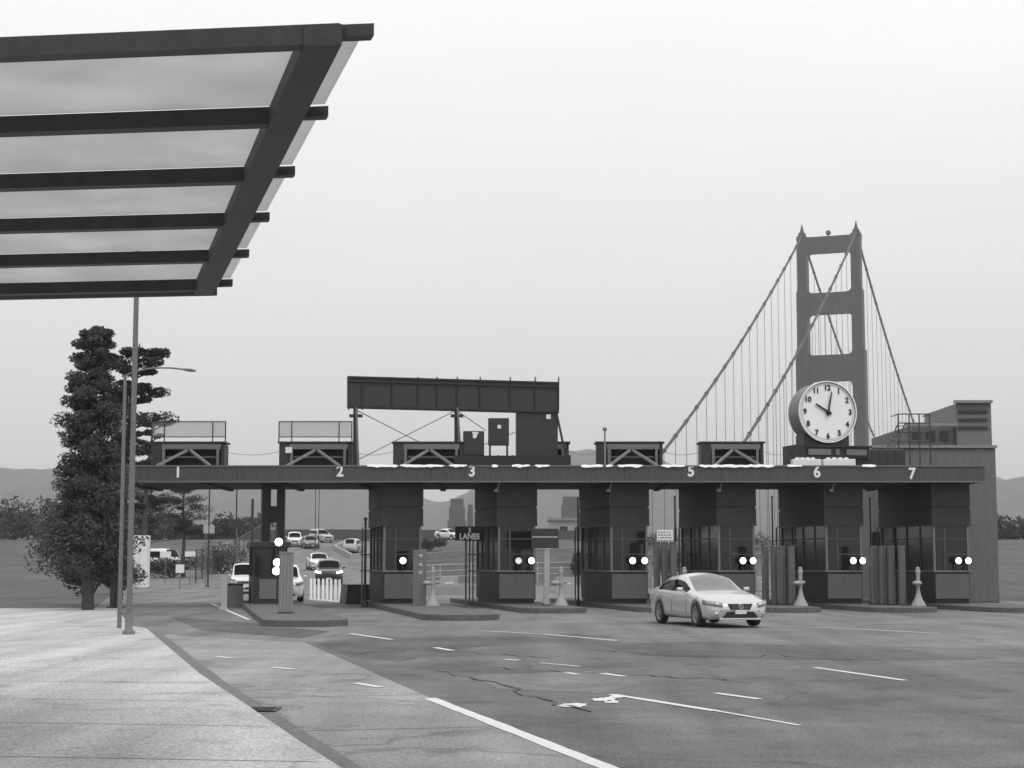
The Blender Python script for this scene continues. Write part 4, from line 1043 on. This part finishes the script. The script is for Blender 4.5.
wall_path('low_wall', 'low pale wall across the ground behind the lane 3 opening', 'wall', [Vector((X(425, 88), 88, 0)), Vector((X(520, 92), 92, 0))], .45, .3, M['concrete'])

# foliage
def foliage(b, c, r, n, leaf, squash=.7, flat=.5, up=False):
    for _ in range(n):
        while True:
            v = Vector((random.uniform(-1, 1), random.uniform(-1, 1), random.uniform(-1, 1)))
            if .12 < v.length < 1: break
        v = v * (.35 + .65 * random.random() ** .4) if v.length < .5 else v
        p = Vector((c[0] + v.x * r, c[1] + v.y * r, c[2] + v.z * r * squash))
        s_ = leaf * random.uniform(.5, 1.3); u = Vector((random.gauss(0, 1), random.gauss(0, 1), random.gauss(0, flat))).normalized(); w_ = u.cross(Vector((random.gauss(0, 1), random.gauss(0, 1), random.gauss(0, 1)))).normalized()
        b.add([p - u * s_, p - w_ * s_ * .35, p + u * s_, p + w_ * s_ * .35], [(0, 1, 2, 3)])
def tree(name, label, px, Y, pytop, pybase_z, width_px, m, style='conifer', grp=None, dense=1.0, lean=0):
    z0 = gz(Y); x = X(px, Y, 3); H = Z(pytop, Y) - z0; W = width_px / (F / Y) / 2
    t = thing(name, label, 'tree', (x, Y, z0), random.uniform(0, 0), grp)
    b = MB(); pts = [(lean * H * q * q * .2 + random.uniform(-.08, .08) * (q > 0), random.uniform(-.08, .08), H * q) for q in (0, .15, .3, .45, .6, .75, .9, .97)]
    rb = H * .022
    for k, (a, c) in enumerate(zip(pts, pts[1:])): b.tube(a, c, rb * (1 - k / 8), rb * (1 - (k + 1) / 8), n=8, caps=False)
    f = MB()
    if style == 'conifer':
        nb = int(84 * dense)
        for k in range(nb):
            q = .12 + .86 * k / nb; zc = H * q; rr = W * (1 - (q - .1) ** 1.6 * .88) * random.uniform(.65, 1.1); a = k * 2.4 + random.uniform(-.4, .4)
            tx = lean * H * q * q * .2
            e = (tx + rr * math.cos(a), rr * math.sin(a), zc + random.uniform(-.1, .25) * rr)
            b.tube((tx, 0, zc - .1 * rr), e, .035 * H / 10, .01, n=5, caps=False)
            for s_ in (.45, .75, 1.0): foliage(f, (tx + (e[0] - tx) * s_, e[1] * s_, zc + (e[2] - zc) * s_), max(rr * .46, W * .17), int(170 * dense), H * .0078, .65, .8)
    else:       # layered cypress / pine: tiers of flat clumps reaching sideways
        nb = int(30 * dense)
        for k in range(nb):
            q = .38 + .6 * k / nb; zc = H * (q + random.uniform(-.03, .03)); a = k * 2.4 + random.uniform(-.9, .9); rr = W * random.uniform(.35, 1.1) * (1.1 - .45 * abs(q - .65))
            tx = lean * H * q * q * .2
            e = (tx + rr * math.cos(a), rr * math.sin(a) * .8, zc + rr * random.uniform(.05, .25))
            b.tube((tx, 0, zc - .25 * rr), e, .05 * H / 10, .012, n=5, caps=False)
            for s_ in (.5, .8, 1.0): foliage(f, (tx + (e[0] - tx) * s_, e[1] * s_, zc + (e[2] - zc) * s_), rr * .4, int(170 * dense), H * .0085, .5, .5)
    b.build('trunk', M['wood'], t); f.build('crown', m, t); return t
tree('conifer_tree', 'tall pointed dense conifer at the far left edge', 90, 58, 322, 0, 84, M['leaf'], 'conifer', 'trees at the left end of the canopy', 1.15)
tree('cypress_tree', 'dark wind swept cypress behind the tall left pole', 119, 80, 336, 0, 62, M['leaf2'], 'cypress', 'trees at the left end of the canopy', 1.2, .35)
tree('cypress_tree', 'small dark cypress crown touching the first rooftop mesh guard', 143, 112, 414, 0, 34, M['leaf2'], 'cypress', 'trees at the left end of the canopy', .9, .3)
tree('pine_tree', 'slender layered pine seen below the canopy under number 1', 184, 130, 470, 0, 42, M['leaf2'], 'cypress', None, 1.0, -.15)
tree('pine_tree', 'dark bushy pine at the left behind the white cabinet', 148, 140, 478, 0, 46, M['leaf2'], 'cypress', None, 1.0, .1)
def shrub(label, px, Y, pyt, wpx, m='leaf3', name='shrub'):
    z0 = gz(Y); H = Z(pyt, Y) - z0; W = wpx / (F / Y) / 2; t = thing(name, label, 'shrub', (X(px, Y, 1), Y, z0)); f = MB(); b = MB()
    for k in range(9):
        a = k * 2.1; r = W * .6; c = (r * math.cos(a) * random.uniform(.4, 1.2), r * .6 * math.sin(a), H * random.uniform(.35, .75)); foliage(f, c, W * .5, 420, min(W * .07, .11), .7 * H / W if H < W else .9)
        b.tube((0, 0, 0), c, .05, .015, n=5)
    b.build('stem', M['wood'], t); f.build('crown', M[m], t)
shrub('dark round bush behind the thin mast right of the sign box', 584, 120, 549, 34)
shrub('low bush behind the booths seen in the opening behind the sedan', 668, 125, 545, 40)
shrub('broad dark bush on the slope at the left under the canopy', 172, 128, 556, 70)
shrub('dark bush left of the first column on the slope', 222, 140, 543, 60)
shrub('dense bush beside the white cabinet at left', 120, 90, 560, 50)
shrub('dark shrubbery left of the cabinet under the canopy end', 88, 70, 540, 70)
for k, (px, Y, pyt, wp) in enumerate(((430, 190, 538, 34), (500, 195, 530, 60), (640, 180, 532, 60), (745, 180, 530, 60), (850, 185, 530, 60))):
    shrub(['low shrub on the crest at the left of the lane 3 opening', 'broad shrub on the crest behind the lane 3 booth', 'broad shrub on the crest behind the sedan', 'broad shrub on the crest left of the narrow opening', 'broad shrub on the crest behind the booth under the clock'][k], px, Y, pyt, wp)

# far wood along the crest: reads as one dark mass
f = MB()
for px in list(range(-60, 262, 9)) + list(range(985, 1120, 9)):
    Y = 235 + random.uniform(-12, 40) if px > 0 else 250; x = X(px, Y, 3); h = random.uniform(2.5, 5.5) * (1.25 if px < 150 else .8)
    for k in range(3): foliage(f, (x + random.uniform(-1.5, 1.5), Y + random.uniform(-2, 2), gz(Y) + h * random.uniform(.3, .75)), h * .5, 170, .42, .9, .8)
tag(f.build('wood', M['leaf3']), kind='stuff')
# concrete median blocks behind the booths
lab = ['pale median block behind the opening left of the fourth booth', 'pale median block in the gap left of the silver sedan roof', 'pale median block in the narrow gap right of the sedan', 'pale median block under the sign reading 3 LANES']
for (px0, px1, Y), l in zip(((556, 575, 92), (652, 668, 94), (757, 770, 96), (440, 458, 94)), lab):
    x0, x1 = X(px0, Y, .5), X(px1, Y, .5); t = thing('median_block', l, 'barrier', ((x0 + x1) / 2, Y, gz(Y)), 0, 'median blocks behind the booths'); w_ = (x1 - x0) / 2
    MB().add([(-w_, -.3, 0), (w_, -.3, 0), (w_, .3, 0), (-w_, .3, 0), (-w_, -.1, .85), (w_, -.1, .85), (w_, .1, .85), (-w_, .1, .85)], [(3, 2, 1, 0), (4, 5, 6, 7), (0, 1, 5, 4), (1, 2, 6, 5), (2, 3, 7, 6), (3, 0, 4, 7)]).build('block_body', M['concrete'], t)
    MB().box(-w_ * .5, w_ * .5, -.215, -.16, .45, .52).build('reflector', M['white'], t)

# poles, street lamps and signs at left
def pole(name, label, px, Y, pyt, r, m='mgrey', cat='pole', zb=None):
    z0 = gz(Y) if zb is None else zb; x = X(px, Y, 3); b = MB(); b.tube((x, Y, z0), (x, Y, Z(pyt, Y)), r, r * .85, n=12); b.lathe([(r * 2.2, 0), (r * 2.2, .06), (r * 1.3, .1), (r * 1.3, .4), (r, .45)], (x, Y, z0), 12)
    return tag(b.build(name, M[m]), label, cat)
pole('utility_pole', 'tall grey pole rising from the sidewalk to beneath the shelter roof', 131.5, 38.5, 240, .066, zb=.14)
Y = 42; t = thing('street_lamp', 'slim street lamp with a long curved arm reaching over the trees', 'street lamp', (X(122, Y, 3), Y, .14)); x0 = t.location.x; z0 = .14
MB().tube((0, 0, 0), (0, 0, Z(376, Y) - z0), .055, .04, n=10).build('pole', M['mgrey'], t)
pts = [P(x, y, Y) - Vector(t.location) for x, y in ((122, 377), (135, 371.5), (148, 368.8), (160, 367.8), (172, 368), (182, 369.2))]; pts = [Vector((v.x, 0, v.z)) for v in pts]
MB().path(pts, .022, 8).build('arm', M['mgrey'], t)
e = pts[-1]; b = MB(); b.lathe([(.001, -.03), (.03, 0), (.055, .12), (.06, .26), (.03, .36), (.001, .38)], n=12, T=Matrix.Translation(e) @ Matrix.Rotation(R(97), 4, 'Y') @ Matrix.Diagonal((.7, 1.2, .95, 1))); b.build('lamp_head', M['mgrey'], t)
Y = 100; t = thing('utility_cabinet', 'tall narrow white cabinet standing at the left lane edge', 'cabinet', (X(139.5, Y, 1), Y, gz(Y)))
MB().bevbox(-.43, .43, 0, .8, .1, Z(535.5, Y) - gz(Y), .03).build('cabinet_body', M['white'], t); MB().box(-.5, .5, -.05, .9, 0, .1).build('plinth', M['concrete'], t)
MB().box(-.004, .004, -.006, 0, .2, 2.9).build('door_gap', M['dark'], t)
for px0, px1, py0, py1, Y, l, m in ((160, 171, 551.5, 557.5, 112, 'small white sign left of two above the lane 1 roadway', 'white'), (185, 195.5, 551.5, 556.5, 112, 'small white sign right of two above the lane 1 roadway', 'white'), (176, 184.5, 564.5, 573, 100, 'square white sign lowest in the group at lane 1', 'white'),
        (203, 208, 525.5, 533.5, 105, 'pair half of pale sign on the left of the thin pole', 'lgrey'), (229.5, 243, 519.5, 528, 105, 'dark rectangular sign left of the first column', 'dark')):
    t = board('road_sign', l, 'sign', px0, px1, py0, py1, Y, M[m])
    if px0 == 203:
        t['label'] = 'thin pole with twin pale sign panels under the canopy'; w2 = 5 / (F / Y)
        MB().bevbox(w2 * .7, w2 * 1.7, -.03, 0, Z(533.5, Y) - gz(Y), Z(525.5, Y) - gz(Y), .008).build('board', M['lgrey'], t)
for px, Y, pyt, l in ((208.6, 105.3, 482, 'thin pole carrying the twin pale signs'), (236, 106, 482, 'thin pole behind the dark rectangular sign'), (252, 110, 499, 'short dark pole left of the first column'), (261, 120, 480, 'thin pole beside the first column'), (315, 190, 478, 'thin pole rising behind the cars on the crest'), (318.5, 194, 478, 'second thin pole behind the cars on the crest')):
    pole('light_pole', l, px, Y, pyt, .05 if px != 252 else .1, 'dark', 'pole')
# posts under the left end of the canopy
for px, l in ((120, 'dark column at the left end of the canopy'), (114, 'outermost dark column at the left end of the canopy')):
    t = thing('canopy_column', l, 'column', (X(px, 66, 2), 66, .0)); MB().bevbox(-.1, .1, -.1, .1, 0, 4.72, .01).build('post', M['dark'], t); MB().bevbox(-.2, .2, -.2, .2, 0, .05, .01).build('base_plate', M['dark'], t)
# small pale building seen beyond the pylons
Y = 260; t = thing('service_building', 'small pale flat roofed building beyond the slope by the sign box', 'building', (X(590, Y, 0), Y, gz(Y)))
MB().box(-6, 6, 0, 8, 0, 3.2).build('wall', M['concrete'], t); MB().box(-6.4, 6.4, -.4, 8.4, 3.2, 3.6).build('roof', M['grey'], t)
for x in (-4, -1.5, 1.5, 4): MB().box(x - .6, x + .6, -.03, 0.001, 1.1, 2.3).build('window', M['glass'], t)

# ------------------------------------------------------------------ shelter roof at upper left
HC = 3.0; ZC = EYE + HC
def C_(px, py): # pixel to point on the plane of the roof underside
    d = ray(px, py); t_ = HC / d.z; return Vector((d.x * t_, d.y * t_, ZC))
E0 = C_(363, 34); E1 = C_(228, 283); ed = (E1 - E0).normalized(); rn = Vector((-ed.y, ed.x, 0))   # rn points left/away
if rn.x > 0: rn = -rn
rn = Vector((-1, .13, 0)).normalized()
ro = thing('shelter_roof', 'slatted shelter roof with dark beams and pale translucent panels overhead', 'shelter roof', (E0.x, E0.y, ZC))
edl = (E1 - E0).length; LW = 9.0
def loc(a, l, z): return E0 + ed * a + rn * l + Vector((0, 0, z)) - Vector((E0.x, E0.y, ZC))
def cbox(b, a0, a1, l0, l1, z0, z1):
    vs = [loc(a, l, z) for z in (z0, z1) for l in (l0, l1) for a in (a0, a1)]
    return b.add(vs, [(0, 2, 3, 1), (4, 5, 7, 6), (0, 1, 5, 4), (2, 6, 7, 3), (0, 4, 6, 2), (1, 3, 7, 5)])
# rafters hit the edge line at these rows
rows = [23, 106, 166, 212, 249, 279]
apos = []
for y in rows:
    # find the parameter a where a point at lateral 1.0 m projects on this row
    best = None
    for k in range(0, 1400):
        a = -3 + k * .01; p = E0 + ed * a + rn * .2
        yy = 562 - (HC) * F / p.y if False else None
        zc = p.y * CP + HC * SP; yc = -p.y * SP + HC * CP; py_ = 384 - F * yc / zc
        if best is None or abs(py_ - y) < best[0]: best = (abs(py_ - y), a)
    apos.append(best[1])
aL = apos[-1] + .28; a0_ = apos[0]
for i, a in enumerate(apos):
    b = MB(); cbox(b, a, a + .13, .17, LW, -.115, .0); b.build('rafter', M['beam'], ro)
    b = MB(); cbox(b, a + .03, a + .13, -.03, .17, -.07, -.0); b.build('rafter_tip', M['beam'], ro)
b = MB(); cbox(b, a0_ - .02, aL + .05, .16, .38, -.13, -.012); b.build('edge_beam', M['beam'], ro)
for i in range(len(apos) - 1):
    b = MB(); cbox(b, apos[i] + .2, apos[i + 1], .0, LW, .004, .03); b.build('roof_panel', M['panel'], ro)
b = MB(); cbox(b, aL - .0, aL + .06, .12, LW, -.13, .05); b.build('end_beam', M['beam'], ro)
for a, l in ((a0_ + .6, LW - .6), (aL - .8, LW - .6)):
    q = loc(a, l, 0); MB().tube((q.x, q.y, -.17), (q.x, q.y, -ZC + .14), .09).build('column', M['beam'], ro)

# ------------------------------------------------------------------ haze
b = MB(); b.box(-4500, 4500, -80, 5990, -75, 260)
hz = b.build('haze', bpy.data.materials.new('haze_air')); m = hz.data.materials[0]; N, L = nod(m)
N.remove(N['Principled BSDF']); pv = N.new('ShaderNodeVolumePrincipled'); pv.inputs['Color'].default_value = (.95, .95, .95, 1); pv.inputs['Density'].default_value = .00026; pv.inputs['Anisotropy'].default_value = .2
L.new(pv.outputs[0], N['Material Output'].inputs['Volume']); tag(hz, kind='stuff')
